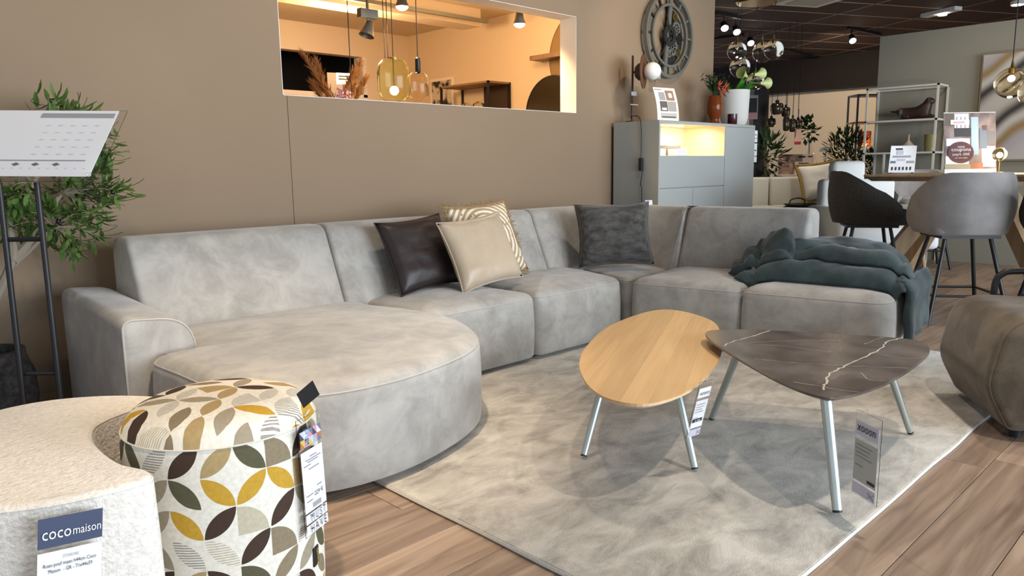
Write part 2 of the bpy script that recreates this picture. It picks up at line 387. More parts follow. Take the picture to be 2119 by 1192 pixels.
def puffy(outline, z0, z1, r, crown, rings=7, bot=.02, bulge=0, cen=None, disp=None):
    if area2(outline) < 0: outline = outline[::-1]
    L = []
    L.append([(x, y, z0) for x, y in inset(outline, bot)])
    L.append([(x, y, z0+bot) for x, y in outline])
    if bulge:
        for t in (.25, .5, .75): L.append([(x, y, z0+bot+(z1-r-z0-bot)*t) for x, y in inset(outline, -bulge*math.sin(PI*t))])
    for k in range(0, 6):
        a = k/5*PI/2*.92
        L.append([(x, y, z1-r+r*math.sin(a)) for x, y in inset(outline, r*(1-math.cos(a)))])
    last = L[-1]; zc = last[0][2]
    cx = cen[0] if cen else sum(p[0] for p in last)/len(last); cy = cen[1] if cen else sum(p[1] for p in last)/len(last)
    for k in range(1, rings):
        t = 1-k/rings
        L.append([(cx+(x-cx)*t, cy+(y-cy)*t, zc+crown*(1-t*t)) for x, y, z in last])
    if disp: L = [[disp(Vector(p)) for p in lp] for lp in L]
    return MB().loops(L)
def seamline(outline, z, r=.0035, ins=-.001):
    if area2(outline) < 0: outline = outline[::-1]
    o = inset(outline, ins); pts = [Vector((x, y, z)) for x, y in o]; pts.append(pts[0]); return MB().tube(pts, r, 5, False)
def insetpoly3(prof, d): return inset(prof, d)
def loft(frames, prof, er=.03, m=4):
    # frames: list of (Vector2 origin, Vector2 rear normal); prof: closed list of (n,z); rounded ends
    if area2(prof) < 0: prof = prof[::-1]
    L = []
    def sec(o, n, ins):
        return [(o.x+n.x*a, o.y+n.y*a, z) for a, z in inset(prof, ins)]
    t0 = (frames[1][0]-frames[0][0]).normalized(); t1 = (frames[-1][0]-frames[-2][0]).normalized()
    for k in range(m):
        a = k/m*PI/2; L.append(sec(frames[0][0]-t0*0+t0*er*(1-math.sin(a))*1.0, frames[0][1], er*(1-math.sin(a)) if k else er))
    L = []
    for k in range(m+1):
        a = k/m*PI/2; L.append(sec(frames[0][0]+t0*er*(1-math.sin(a)), frames[0][1], er*(1-math.cos(a))))
    L = L[::-1]
    # start: k=m -> pos 0 inset er ; want pos 0 with inset er, pos er with inset 0
    for o, n in frames[1:-1]: L.append(sec(o, n, 0))
    for k in range(m+1):
        a = k/m*PI/2; L.append(sec(frames[-1][0]-t1*er*(1-math.sin(a)), frames[-1][1], er*(1-math.cos(a))))
    return MB().loops(L)
def text(body, size, o, r, u, name, m, parent, align='LEFT', squash=1, fit=None):
    cu = bpy.data.curves.new('txt', 'FONT'); cu.body = body; cu.size = size; cu.align_x = align; cu.resolution_u = 2
    ob = bpy.data.objects.new('txt', cu); C.objects.link(ob)
    dg = bpy.context.evaluated_depsgraph_get(); me = ob.evaluated_get(dg).to_mesh()
    nrm = Vector(r).cross(Vector(u)).normalized()*.0012
    if fit:
        xs_ = [v.co.x for v in me.vertices]; squash = fit/(max(xs_)-min(xs_))
    vs = [Vector(o)+Vector(r)*v.co.x*squash+Vector(u)*v.co.y+nrm for v in me.vertices]; fs = [tuple(p.vertices) for p in me.polygons]
    mb = MB().add(vs, fs); ob.evaluated_get(dg).to_mesh_clear(); bpy.data.objects.remove(ob); bpy.data.curves.remove(cu)
    return mb.build(name, m, parent)
def lines(o, r, u, rows, m, name, parent, h=.004):
    mb = MB(); nrm = Vector(r).cross(Vector(u)).normalized()*.001
    for x, y, w in rows: mb.quad(Vector(o)+Vector(r)*x+Vector(u)*y+nrm, Vector(r), Vector(u), w, h)
    return mb.build(name, m, parent)
def panel(o, r, u, x, y, w, h, m, name, parent, lift=.001):
    nrm = Vector(r).cross(Vector(u)).normalized()*lift
    return MB().slab(Vector(o)+Vector(r)*x+Vector(u)*y+nrm, Vector(r), Vector(u), w, h, lift*.8).build(name, m, parent)
def struct(name, mb, m, **k):
    o = mb.build(name, m, **k); o['kind'] = 'structure'; return o

# ================================================================== SETTING
YW = 3.70; CEIL = 2.84
fl = MB()
fl.box((-3, -4, -.06), (15, 10, -.014))
fl.box((9.6, -4, -.014), (15, 10, 0)); fl.box((-3, 3.80, -.014), (9.6, 10, 0)); fl.box((-3, -4, -.014), (9.6, -1.31, 0)); fl.box((-3, -1.31, -.014), (-.6, 3.80, 0))
floor = struct('floor', fl, plank_m); tag(floor, 'brown walnut plank floor of the showroom')
pw = .1916; plen = 1.38
pm = None
rowi = 0; y = .597-pw*10; k = 0
proto = MB().box((0, 0, -.012), (plen-.002, pw-.0018, 0)).build('plank', plank_m, floor, bev=.0012)
PLM = proto.data; first = True
while y < 3.80-.01:
    off = (-.2, .45, .98, .15, .7)[rowi % 5]
    if abs(y-(.597)) < .01: off = 1.975-plen*2+.6-.6
    x = -.6-plen+(off % plen)
    while x < 9.6:
        x0 = max(x, -.6); x1 = min(x+plen, 9.6)
        if x1-x0 > .05:
            if first: o = proto; first = False
            else: o = proto.copy(); C.objects.link(o); o.parent = floor
            o.location = (x0, y, 0); o.scale.x = (x1-x0)/plen
            o.scale.y = min(1, (3.80-y)/pw)
        x += plen
    y += pw; rowi += 1
# tan wall with the pass-through opening
ox0, ox1, oz0, oz1 = 1.964, 4.293, 1.390, 2.068
wb = MB().box((-3, YW, 0), (1.985, YW+.15, oz0)).box((1.9895, YW, 0), (6.17, YW+.15, oz0)).box((1.985, YW+.004, 0), (1.9895, YW+.15, oz0))
wb.box((-3, YW, oz0), (ox0, YW+.15, CEIL)).box((ox1, YW, oz0), (6.17, YW+.15, CEIL)).box((ox0, YW, oz1), (ox1, YW+.15, CEIL))
wall_back = struct('wall_back', wb, tan); tag(wall_back, 'tan painted wall with a long rectangular opening')
tr = MB().box((ox1-.003, YW-.002, oz0), (ox1+.0, YW+.152, oz1)).box((ox0, YW-.002, oz1-.003), (ox1, YW+.152, oz1)).box((ox0, YW-.002, oz0), (ox1, YW+.152, oz0+.003)).box((ox0, YW-.002, oz0), (ox0+.003, YW+.152, oz1))
tag(struct('trim_1', tr, white), 'white lining of the wall opening')
tag(struct('baseboard_back', MB().box((-3, YW-.012, 0), (4.6, YW-.001, .06)), tan), 'low tan baseboard along the wall')
# room behind the opening
IX, IY, IZ = 5.42, 7.2, 2.5
a0 = ony(580, 100, IY); a1 = ony(757, 119, IY); b0 = ony(585, 185, IY)
nx0, nx1, nz0, nz1 = 1.6, a1.x, b0.z, a0.z
wi = MB().box((1.0, IY, 0), (nx0, IY+.12, IZ)).box((nx1, IY, 0), (IX+.12, IY+.12, IZ)).box((nx0, IY, 0), (nx1, IY+.12, nz0)).box((nx0, IY, nz1), (nx1, IY+.12, IZ))
tag(struct('wall_inner_back', wi, inner), 'warm lit end wall seen through the opening, with a dark gap')
tag(struct('wall_inner_right', MB().box((IX, YW+.151, 0), (IX+.12, IY, IZ)), inner), 'warm lit side wall of the room behind the opening')
tag(struct('wall_inner_left', MB().box((.9, YW+.151, 0), (1.0, IY, IZ)), inner), 'side wall of the room behind, out of view')
tag(struct('ceiling_inner', MB().box((.9, YW+.151, IZ), (IX+.12, IY+.12, IZ+.1)), innerc), 'ochre ceiling of the room behind the opening')
tag(struct('wall_gap', MB().box((0, IY+1.6, 0), (9.0, IY+1.7, 2.84)).box((0, IY+.12, 0), (.1, IY+1.6, 2.84)).box((8.9, IY+.12, 0), (9.0, IY+1.6, 2.84)), dark), 'dark wall beyond the gap of the inner room')
tag(struct('trim_2', MB().box((nx1-.05, IY-.004, nz0-.03), (nx1, IY+.16, nz1)).box((nx0, IY-.004, nz0-.05), (nx1, IY+.16, nz0)), white), 'white frame round the dark gap')
# showroom ceiling: slab, rails and tiles turned about 25 degrees
tag(struct('ceiling', MB().box((-3, -4, CEIL+.03), (15, 10, CEIL+.1)), dark), 'dark brown suspended tile ceiling')
ceil = bpy.data.objects['ceiling']
ga = math.radians(-26.0); GU = Vector((math.cos(ga), math.sin(ga))); GV = Vector((-math.sin(ga), math.cos(ga)))
q0 = onz(*(1460+700*.1793, 110*.1793), CEIL); q1 = onz(*(1460+100*.1793, 550*.1793), CEIL)
u0 = Vector((q1.x, q1.y)).dot(GU); v0 = Vector((q0.x, q0.y)).dot(GV)
RG = Matrix.Rotation(ga, 4, 'Z')
tproto = MB().box((.012, .012, CEIL-.004), (1.188, .588, CEIL+.012), None).build('ceiling_tile', tile_m, ceil, bev=.004)
first = True; us = set(); vs_ = set()
for i in range(-9, 9):
    for j in range(-9, 10):
        p = GU*(u0+i*1.2)+GV*(v0+j*.6); c = p+GU*.6+GV*.3
        if not (6.3 < c.x < 14.0 and 1.2 < c.y < 9 and c.y < .62*c.x+1.5): continue
        if first: o = tproto; first = False
        else: o = tproto.copy(); C.objects.link(o); o.parent = ceil
        o.location = (p.x, p.y, 0); o.rotation_euler = (0, 0, ga); us |= {i, i+1}; vs_ |= {j, j+1}
for i in us:
    p = GU*(u0+i*1.2)+GV*(v0-2); MB().box((-.009, 0, CEIL-.006), (.009, 6.2, CEIL+.012), Matrix.Translation((p.x, p.y, 0)) @ RG).build('grid_rail', rail_m, ceil)
for j in vs_:
    p = GU*(u0-4.5)+GV*(v0+j*.6); MB().box((0, -.009, CEIL-.006), (9.5, .009, CEIL+.012), Matrix.Translation((p.x, p.y, 0)) @ RG).build('grid_rail', rail_m, ceil)
# partition walls at the back
GX = 8.5; gtop = 2.303
tag(struct('wall_right', MB().box((GX, -3, 0), (GX+.12, 3.133, gtop)), greyw), 'grey green partition wall behind the bar table')
FX = 13.5; ft = onx(1588, 197, FX).z
tag(struct('wall_far', MB().box((FX, -1, 0), (FX+.12, 9.8, ft)), cream), 'cream far wall of the showroom')
tag(struct('trim_3', MB().box((FX-.25, -1, ft), (FX+.12, 9.8, CEIL+.03)), dark), 'dark bulkhead above the cream far wall')

# ================================================================== RUG
rug = thing('area_rug', (2.9, 1.9, 0), 'large beige mottled viscose rug under the coffee tables', 'rug')
ro = dense([(1.287, .727), (4.3, .727), (4.3, 2.9), (1.287, 2.9)], .08)
ro = [(x+.006*noise.noise(Vector((x*3, y*3, 0))), y+.008*noise.noise(Vector((x*3, y*3, 5)))) for x, y in ro]
puffy(ro, .0005, .014, .006, .001, 3, .003).build('pile', rug_m, rug, smooth=True)
seamline(ro, .006, .0065, .001).build('bound_edge', rugedge, rug, smooth=True)

# ================================================================== SOFA
sofa = thing('corner_sofa', (2.6, 2.7, 0), 'large greige velvet corner sofa with rounded chaise along the tan wall', 'sofa')
SZ = .372; SB = .035
def seat(name, outline, z1=SZ, r=.055, crown=.03, z0=SB, cen=None):
    o = dense(outline, .05)
    s_ = puffy(o, z0, z1, r, crown, 8, .012, .006, cen).build(name, sofa_m, sofa, smooth=True, auto=60)
    seamline(o, z1-r*.55, .0026, r*.105).build('seam', seam_m, s_, smooth=True)
    return s_
ch = smoothloop([(.885, 2.72), (.885, 2.5), (.90, 2.25), (.97, 2.04), (1.10, 1.93), (1.28, 1.895), (1.48, 1.915), (1.72, 1.995), (1.88, 2.11), (1.99, 2.27), (2.055, 2.47), (2.055, 2.72), (2.0, 2.95), (1.95, 3.2), (1.5, 3.24), (1.05, 3.22), (1.05, 2.9), (1.0, 2.73)], 5)
c_ = seat('chaise_seat', ch, .375, .06, .022, cen=(1.45, 2.55))
DX = Vector((.165, -.986)).normalized(); EX = Vector((.986, .165)).normalized(); P0 = Vector((3.44, 2.56))
def rp(s, e): q = P0+DX*s+EX*e; return (q.x, q.y)
seat('seat', roundpoly([(2.02, 2.61), (2.727, 2.61), (2.727, 3.22), (2.0, 3.22)], [.12, .06, .02, .02]))
seat('seat', roundpoly([(2.731, 2.61), (3.44, 2.61), (3.66, 3.22), (2.731, 3.22)], [.06, .09, .02, .02]))
seat('corner_seat', roundpoly([(3.465, 2.59), rp(-.008, .72), (4.15, 3.25), (3.68, 3.25)], [.05, .03, .1, .03]), SZ-.012, .03, .012)
seat('seat', roundpoly([rp(0, 0), rp(0, .66), rp(.635, .66), rp(.635, 0)], [.06, .03, .03, .06]))
seat('open_end_seat', roundpoly([rp(.64, 0), rp(.64, .86), rp(1.345, .86), rp(1.345, 0)], [.05, .10, .16, .12]), SZ+.004, .06)
prof = roundpoly([(0, .30), (.19, .742), (.385, .742), (.40, .05), (.14, .05)], [.01, .075, .075, .02, .02], 6)
def back(name, pts, er=.022):
    fr = []
    P = [Vector(p) for p in pts]
    for i, p in enumerate(P):
        t = (P[min(i+1, len(P)-1)]-P[max(i-1, 0)]).normalized(); fr.append((p, Vector((-t.y, t.x))))
    b = loft(fr, prof, er).build(name, sofa_m, sofa, smooth=True, auto=50)
    return b
YB = 3.055
def strt(a, b, n=5): return [Vector(a).lerp(Vector(b), i/n) for i in range(n+1)]
back('backrest', strt((1.0, YB), (1.905, YB)))
back('backrest', strt((1.91, YB), (3.335, YB)))
e0 = Vector(rp(.04, .50)); e1 = Vector(rp(.80, .50))
cc = [Vector((3.34, YB)), Vector((3.5, YB)), Vector((3.66, YB-.005)), Vector((3.80, YB-.05)), Vector((3.90, 2.92)), Vector((3.945, 2.78)), e0+(e0-e1).normalized()*.05, e0+(e1-e0).normalized()*.012]
cpts = [Vector((p.x, p.y)) for p in curve([Vector((*p, 0)) for p in cc], 3)]
back('corner_backrest', cpts)
back('backrest', strt(e0+(e1-e0).normalized()*.005, e1), .03)
# armrest
ap = roundpoly([(.80, .03), (.80, .505), (1.045, .485), (1.065, .03)], [.01, .04, .14, .01], 7)
ys = [(2.735, .012), (2.738, .004), (2.748, 0), (3.0, 0), (3.3, 0), (3.46, 0), (3.475, .006), (3.48, .02)]
if area2(ap) < 0: ap = ap[::-1]
arm = MB().loops([[(x, y_, z+(y_-2.73)*.05) for x, z in inset(ap, i_)] for y_, i_ in ys]).build('armrest', sofa_m, sofa, smooth=True, auto=45)
sp_ = [Vector((x, 2.737, z)) for x, z in inset(ap, .004)]; sp_.append(sp_[0]); MB().tube(sp_, .0035, 5, False).build('seam', seam_m, arm, smooth=True)
MB().prism(inset(dense(ch[:], .2), .07), .0165, .045).build('plinth', blackp, sofa)
MB().box((2.05, 2.68, .0165), (3.42, 3.3, .045)).build('plinth', blackp, sofa)
MB().prism([rp(.0, .07), rp(.0, .75), rp(1.24, .75), rp(1.24, .07)], .0165, .045).build('plinth', blackp, sofa)
MB().box((.83, 2.78, 0), (1.03, 3.4, .045)).build('plinth', blackp, sofa)

# ================================================================== CUSHIONS
def cushion_mb(w, h, t, n=20, puck=.13):
    vs = []; fs = []
    def P(i, j, s):
        u = -1+2*i/n; v = -1+2*j/n
        e = (1-u**4)*(1-v**4); th = t/2*max(e, 0)**.5
        cu = 1-puck*(1-abs(v)**2)*abs(u)**3*.7; cv = 1-puck*(1-abs(u)**2)*abs(v)**3*.7
        wr = (.008*noise.noise(Vector((u*3, v*3, s*2)))+.006*noise.noise(Vector((u*9+v*4, v*3-u*2, s*2+w*9))))*e
        return (u*w/2*cu, v*h/2*cv, s*th+wr)
    top = [[P(i, j, 1) for j in range(n+1)] for i in range(n+1)]; bot = [[P(i, j, -1) for j in range(n+1)] for i in range(n+1)]
    mb = MB(); base = lambda i, j: i*(n+1)+j; N = (n+1)**2
    mb.v = [Vector(p) for r_ in top for p in r_]+[Vector(p) for r_ in bot for p in r_]
    for i in range(n):
        for j in range(n):
            mb.f.append((base(i, j), base(i+1, j), base(i+1, j+1), base(i, j+1))); mb.f.append((N+base(i, j), N+base(i, j+1), N+base(i+1, j+1), N+base(i+1, j)))
    rim = [P(i, 0, 0) for i in range(n)]+[P(n, j, 0) for j in range(n)]+[P(n-i, n, 0) for i in range(n)]+[P(0, n-j, 0) for j in range(n)]
    return mb, rim
def cushion(name, pos, yaw, tilt, roll, w, h, t, m, label, pip=None, fringe=False, tagc=False):
    # cushion face normal starts toward -Y, leaned back by tilt, turned by yaw
    R = Matrix.Rotation(yaw, 4, 'Z') @ Matrix.Rotation(PI/2-tilt, 4, 'X') @ Matrix.Rotation(roll, 4, 'Z')
    root = bpy.data.objects.new(name, None); C.objects.link(root); root.matrix_world = Matrix.Translation(pos) @ R; root.empty_display_size = .05
    OFF[root.name] = root.matrix_world.copy(); tag(root, label, 'cushion')
    mb, rim = cushion_mb(w, h, t); b = mb.build('cover', m, root, smooth=True, local=True, auto=180)
    bm = bmesh.new(); bm.from_mesh(b.data); bmesh.ops.remove_doubles(bm, verts=bm.verts, dist=.0005); bm.to_mesh(b.data); bm.free()
    for p in b.data.polygons: p.use_smooth = True
    MB().tube([Vector(p) for p in rim]+[Vector(rim[0])], .0035, 6, False).build('piping', pip or m, root, smooth=True, local=True)
    if fringe:
        f = MB(); rr = random.Random(3)
        for k_ in range(len(rim)*6):
            a = Vector(rim[int(k_/6)]); b2 = Vector(rim[(int(k_/6)+1) % len(rim)]); q = a.lerp(b2, (k_ % 6)/6)
            if abs(q.x) > w*.46 and q.y < h*.1: continue
            d = q.normalized(); d2 = d+Vector((rr.uniform(-.5, .5), rr.uniform(-.5, .5), rr.uniform(-.6, .6)))
            f.tube([q, q+d*.012, q+d2*.032], [.0022, .002, .001], 4)
        tag(f.build('fringe', fringe_m, root, local=True), 'short gold tassel fringe', kind='stuff')
    if tagc: MB().box((w*.45, h*.44, .0), (w*.45+.045, h*.44+.03, .002)).build('paper_tag', paper, root, local=True)
    return root
cushion('leather_cushion', (2.33, 3.05, .578), 0, .44, .07, .42, .39, .11, leather, 'dark brown leather cushion leaning beside the champagne one')
cushion('satin_cushion', (2.595, 2.885, .578), 0, .42, .09, .44, .38, .12, satin, 'shiny champagne satin cushion in front of the fringed one')
cushion('fringed_cushion', (2.825, 3.085, .606), 0, .42, .05, .46, .43, .08, orn_m, 'cream and gold medallion cushion with tassel fringe behind the satin one', fringe_m, True)
cushion('chenille_cushion', (3.70, 2.88, .585), -.72, .30, .03, .47, .40, .14, chen, 'charcoal chenille cushion standing in the sofa corner', None, False, True)

# ================================================================== THROW
th = thing('fur_throw', (3.9, 1.6, .38), 'dark teal faux fur throw heaped over the open sofa end', 'blanket')
from mathutils.bvhtree import BVHTree
def world_tree(objs):
    V = []; F = []
    for o in objs:
        b = len(V); V += [OFF[o.name] @ v.co for v in o.data.vertices]; F += [tuple(i+b for i in p.vertices) for p in o.data.polygons]
    return BVHTree.FromPolygons(V, F)
REST = [o for o in sofa.children if 'seat' in o.name]
def rest_z(tr, x, y_, dflt):
    h = tr.ray_cast(Vector((x, y_, .9)), Vector((0, 0, -1)))[0]
    return h.z if h and h.z > .30 else dflt
def heap(name, q0, q1, e0_, e1_, zb_, hmax, nf, ph, skew, nu=54, nv=40):
    # soft heap: rounded folds with tight valleys running along the seat
    mb = MB(); top = []; tr0 = world_tree(REST); low = []
    for i in range(nu+1):
        row = []
        for j in range(nv+1):
            u = i/nu; v = j/nv
            cu = 2*u-1; cv = 2*v-1
            ed = max(0, 1-abs(cu)**5)*max(0, 1-abs(cv)**5)
            wob = .05*math.sin(u*5+ph)+.03*noise.noise(Vector((u*3, v*3, ph)))
            f = math.sqrt(abs(math.sin(PI*(v*nf+skew*u+wob*3+ph))))
            f2 = math.sqrt(abs(math.sin(PI*(u*1.6-v*.7+ph*.7))))
            h = (.028+hmax*(.62*f+.25*f2+.18*noise.noise(Vector((u*5, v*5, ph+3)))+.11*noise.noise(Vector((u*13, v*9, ph+9)))))*ed**.5
            rnd = 1-.10*abs(cu)**3*abs(cv)
            s_ = q0+(q1-q0)*u; t_ = min(1, max(0, (s_-.84)/.12)); ee = min(e1_, .45)+max(0, e1_-.45)*t_*t_*(3-2*t_); e_ = (e0_+ee)/2+(ee-e0_)/2*cv*(1-.16*abs(cu)**3)+.015*math.sin(u*4.2+ph)
            s_ += .03*math.sin(v*5+ph)
            x_, y_ = rp(s_, e_); zz = rest_z(tr0, x_, y_, zb_-.02)+.008; low.append(Vector((x_, y_, zz))); row.append(Vector((x_, y_, zz+.012+h)))
        top.append(row)
    n = nv+1; mb.v = [p for r_ in top for p in r_]; N = len(mb.v); mb.v += low
    for i in range(nu):
        for j in range(nv):
            a = i*n+j; mb.f.append((a, a+n, a+n+1, a+1)); mb.f.append((N+a, N+a+1, N+a+n+1, N+a+n))
    rim_ = [i*n for i in range(nu+1)]+[nu*n+j for j in range(1, nv+1)]+[i*n+nv for i in range(nu-1, -1, -1)]+[j for j in range(nv-1, 0, -1)]
    for k in range(len(rim_)): a, b = rim_[k], rim_[(k+1) % len(rim_)]; mb.f.append((a, b, N+b, N+a))
    o_ = mb.build(name, throw_m, th, smooth=True, auto=180); REST.append(o_); return o_
heap('lower_fold', .54, 1.37, .13, .82, SZ+.022, .075, 1.5, .15, .35)
heap('upper_fold', .62, 1.36, .24, .80, SZ+.065, .055, 1.3, .75, -.3)
heap('bunched_corner', .47, .80, .22, .46, SZ+.03, .055, 1.2, .4, .6, 30, 26)
# flap hanging down the end
fm = MB(); L = []
for k in range(12):
    t = k/11; z = SZ+.06-t*.30; s = 1.360+.03*math.sin(min(1, t*4)*PI/2)+.004*math.sin(t*9)
    L.append([Vector((*rp(s+.010*math.sin(e*26+t*2)+dn, e), z)) for e, dn in [(.20+.62*(i/16)-.02*t, .02) for i in range(17)]]+[Vector((*rp(s-.012, e), z)) for e in [.82-.62*(i/16) for i in range(17)]])
fm.loops(L).build('hanging_flap', throw_m, th, smooth=True, auto=180)

# ================================================================== COFFEE TABLES
def leg(parent, foot, top, r0=.0115, r1=.0145):
    f_ = Vector(foot); t_ = Vector(top)
    l = MB().tube([f_+(t_-f_)*.02, t_], [r0, r1], 14).build('leg', legm, parent, smooth=True)
    d = (t_-f_).normalized(); MB().tube([f_, f_+d*.008], [r0*.98, r0*.98], 12).build('foot_cap', blackp, l)
RZ = .0215
WT = .325
wt = thing('oak_coffee_table', (2.3, 1.6, RZ), 'oval light oak coffee table with three grey metal legs', 'coffee table')
wo = [onz(*q, WT) for q in ((1200, 745), (1215, 715), (1260, 675), (1340, 645), (1400, 642), (1470, 662), (1492, 692), (1490, 740), (1450, 790), (1400, 820), (1330, 836), (1260, 825), (1220, 800), (1202, 770))]
wo = smoothloop([(p.x, p.y) for p in wo], 6)
if area2(wo) < 0: wo = wo[::-1]
def planked_top(outline, ztop, t, m, parent, name):
    return MB().loops([[(x, y, ztop-t) for x, y in inset(outline, .02)], [(x, y, ztop-t*.45) for x, y in inset(outline, .001)], [(x, y, ztop-.002) for x, y in outline], [(x, y, ztop) for x, y in inset(outline, .002)]]).build(name, m, parent)
MB().loops([[(x, y, WT-.020) for x, y in inset(wo, .02)], [(x, y, WT-.009) for x, y in inset(wo, .001)], [(x, y, WT-.003) for x, y in wo]]).build('top_core', oake, wt)
# staves of the oak top: cut the outline into strips
cenw = Vector((sum(p[0] for p in wo)/len(wo), sum(p[1] for p in wo)/len(wo)))
sdir = (onz(1400, 660, WT)-onz(1300, 830, WT)); sdir = Vector((sdir.x, sdir.y)).normalized(); sn = Vector((-sdir.y, sdir.x))
def clip(poly, n, lo, hi):
    def half(poly, n, c, s):
        out = []
        for i in range(len(poly)):
            a = Vector(poly[i]); b = Vector(poly[(i+1) % len(poly)]); da = (a.dot(n)-c)*s; db = (b.dot(n)-c)*s
            if da >= 0: out.append((a.x, a.y))
            if da*db < 0: t = da/(da-db); q = a.lerp(b, t); out.append((q.x, q.y))
        return out
    return half(half(poly, n, lo, 1), n, hi, -1)
dmin = min(Vector(p).dot(sn) for p in wo); dmax = max(Vector(p).dot(sn) for p in wo); ns = 6
for k in range(ns):
    lo = dmin+(dmax-dmin)*k/ns; hi = dmin+(dmax-dmin)*(k+1)/ns
    pl = clip(wo, sn, lo+.0002, hi-.0002)
    if len(pl) > 2:
        mb = MB().prism(pl, WT-.003, WT); ang = math.atan2(sdir.y, sdir.x)
        o = mb.build('stave', oak, wt)
        # grain along the stave: rotate object coords
        R = Matrix.Rotation(-ang, 4, 'Z')
        for v in o.data.vertices: v.co = R @ v.co
        o.rotation_euler = (0, 0, ang)
leg(wt, (1.879, 1.586, RZ), (2.02, 1.60, WT-.02)); leg(wt, (2.045, 1.253, RZ), (2.09, 1.37, WT-.02)); leg(wt, (2.76, 1.96, RZ), (2.60, 1.83, WT-.02))
MT = .362
mt = thing('marble_coffee_table', (2.5, 1.1, RZ), 'rounded triangular taupe marble coffee table overlapping the oak one', 'coffee table')
mo = [onz(*q, MT) for q in ((1460, 688), (1480, 712), (1600, 783), (1690, 818), (1745, 821), (1830, 795), (1900, 752), (1924, 722), (1885, 702), (1700, 689), (1560, 682), (1490, 682))]
mo = smoothloop([(p.x, p.y) for p in mo], 6)
if area2(mo) < 0: mo = mo[::-1]
top_ = planked_top(mo, MT, .016, marble_m, mt, 'marble_top')
vein_m = mat('pale_vein', (.50, .45, .38), .35); vein_f = mat('faint_vein', (.33, .29, .25), .35)
def vein(px_, w_, m_):
    rv = random.Random(int(px_[0][0])); P = [onz(*q, MT+.0004) for q in px_]; P = curve(P, 6); P = [p+Vector((rv.uniform(-.004, .004), rv.uniform(-.004, .004), 0)) for p in P]
    L_ = []
    for i in range(len(P)):
        d = (P[min(i+1, len(P)-1)]-P[max(i-1, 0)]).normalized(); a = Vector((-d.y, d.x, 0))*w_*rv.uniform(.5, 1.2); L_.append([P[i]+a, P[i]-a])
    MB().loops(L_, False, False, False).build('vein', m_, top_)
vein([(1868, 699), (1838, 707), (1822, 722), (1790, 738), (1750, 757), (1718, 772), (1710, 790), (1703, 806)], .0032, vein_m)
vein([(1500, 716), (1512, 708), (1550, 697), (1592, 684)], .003, vein_m)
for pv_ in ([(1500, 714), (1600, 706), (1740, 704)], [(1520, 711), (1620, 716), (1720, 728)], [(1560, 742), (1660, 752), (1790, 758), (1880, 762)], [(1790, 712), (1820, 700), (1850, 694)], [(1830, 735), (1880, 742), (1915, 738)], [(1640, 790), (1700, 800), (1780, 812)], [(1780, 770), (1800, 785), (1830, 788)]): vein(pv_, .0017, vein_f)
leg(mt, (2.054, .795, RZ), (2.13, .88, MT-.014), .0135, .0165); leg(mt, (2.878, .869, RZ), (2.72, .93, MT-.014)); leg(mt, (2.522, 1.478, RZ), (2.46, 1.33, MT-.014))

# --- hanging price tags
def pricetag(name, tl, rgt, dwn, w, h, label, thread_to, style):
    r_ = Vector(rgt).normalized(); u_ = -Vector(dwn).normalized(); u_ = (u_-r_*u_.dot(r_)).normalized()
    o = Vector(tl)+(-u_)*h  # bottom-left
    t = thing(name, tuple(o), label, 'price tag')
    MB().slab(o, r_, u_, w, h, .0015).build('clear_sleeve', acrylic, t)
    n = r_.cross(u_).normalized(); o2 = o+n*.0012
    if style == 'xo':
        panel(o2, r_, u_, w*.06, h*.72, w*.88, h*.17, lilac if 'grey' in label else paper, 'logo_card', t)
        text('xooon', w*.33, o2+r_*w*.14+u_*h*.775+n*.002, r_, u_, 'lettering', print_k, t, fit=w*.70)
        panel(o2, r_, u_, w*.06, h*.18, w*.88, h*.49, greycard if 'grey' in label else paper, 'info_card', t)
        rows = [(w*.12, h*(.60-.045*i), w*(.62-.07*(i % 3))) for i in range(4)]+[(w*.12, h*.36, w*.3)]
        lines(o2+n*.002, r_, u_, rows, print_g, 'print', t, h*.011)
        if 'grey' in label: panel(o2+n*.001, r_, u_, w*.62, h*.21, w*.28, h*.035, print_k, 'barcode', t)
        else:
            panel(o2+n*.001, r_, u_, w*.10, h*.285, w*.72, h*.06, print_k, 'price_bar', t); text('€ 399,-', w*.2, o2+r_*w*.22+u_*h*.298+n*.004, r_, u_, 'price_lettering', paper, t, fit=w*.45)
        panel(o2, r_, u_, w*.06, h*.02, w*.88, h*.13, lilac, 'base_card', t)
        mb = MB()
        for yy, sgn in ((.115, -1), (.04, 1)):
            a = o2+n*.0025+r_*w*.66+u_*h*yy
            mb.add([a, a+r_*w*.12+u_*sgn*h*.03, a+r_*w*.24, a+r_*w*.24-u_*sgn*h*-.014, a+r_*w*.12+u_*sgn*h*.044, a+u_*sgn*h*.014], [(0, 1, 4, 5), (1, 2, 3, 4)])
        mb.build('chevron_print', print_g, t)
    if thread_to:
        a = o+u_*h+r_*w*.5; MB().tube([a-u_*.004, Vector(thread_to)], .0006, 5).build('thread', acrylic, t)
    return t
D1 = 2.28
tl, tr_, bl = atd(1461, 792, D1), atd(1485, 783, D1+.03), atd(1432, 900, D1-.0)
tl = atd(1449, 792, D1); tr_ = atd(1487, 782, D1+.02); bl = atd(1420, 925, D1)
tr_ = onz(1487, 782, tl.z); bl = atd(1420, 925, D1+.09)
pricetag('price_tag', tl, tr_-tl, bl-tl, .062, .20, 'white price tag hanging from the oak coffee table', tuple(Vector((tl+tr_)/2)+Vector((0, 0, .030))), 'xo')
D2 = 2.06
tl = atd(1772, 846, D2); tr_ = onz(1826, 872, tl.z); bl = tl-Vector((.004, .004, .24))
pricetag('price_tag', tl, tr_-tl, bl-tl, (tr_-tl).length, .238, 'grey price tag hanging under the marble coffee table', (*((tl+tr_)/2+Vector((.01, .01, 0))).xy, MT-.0155), 'xo')

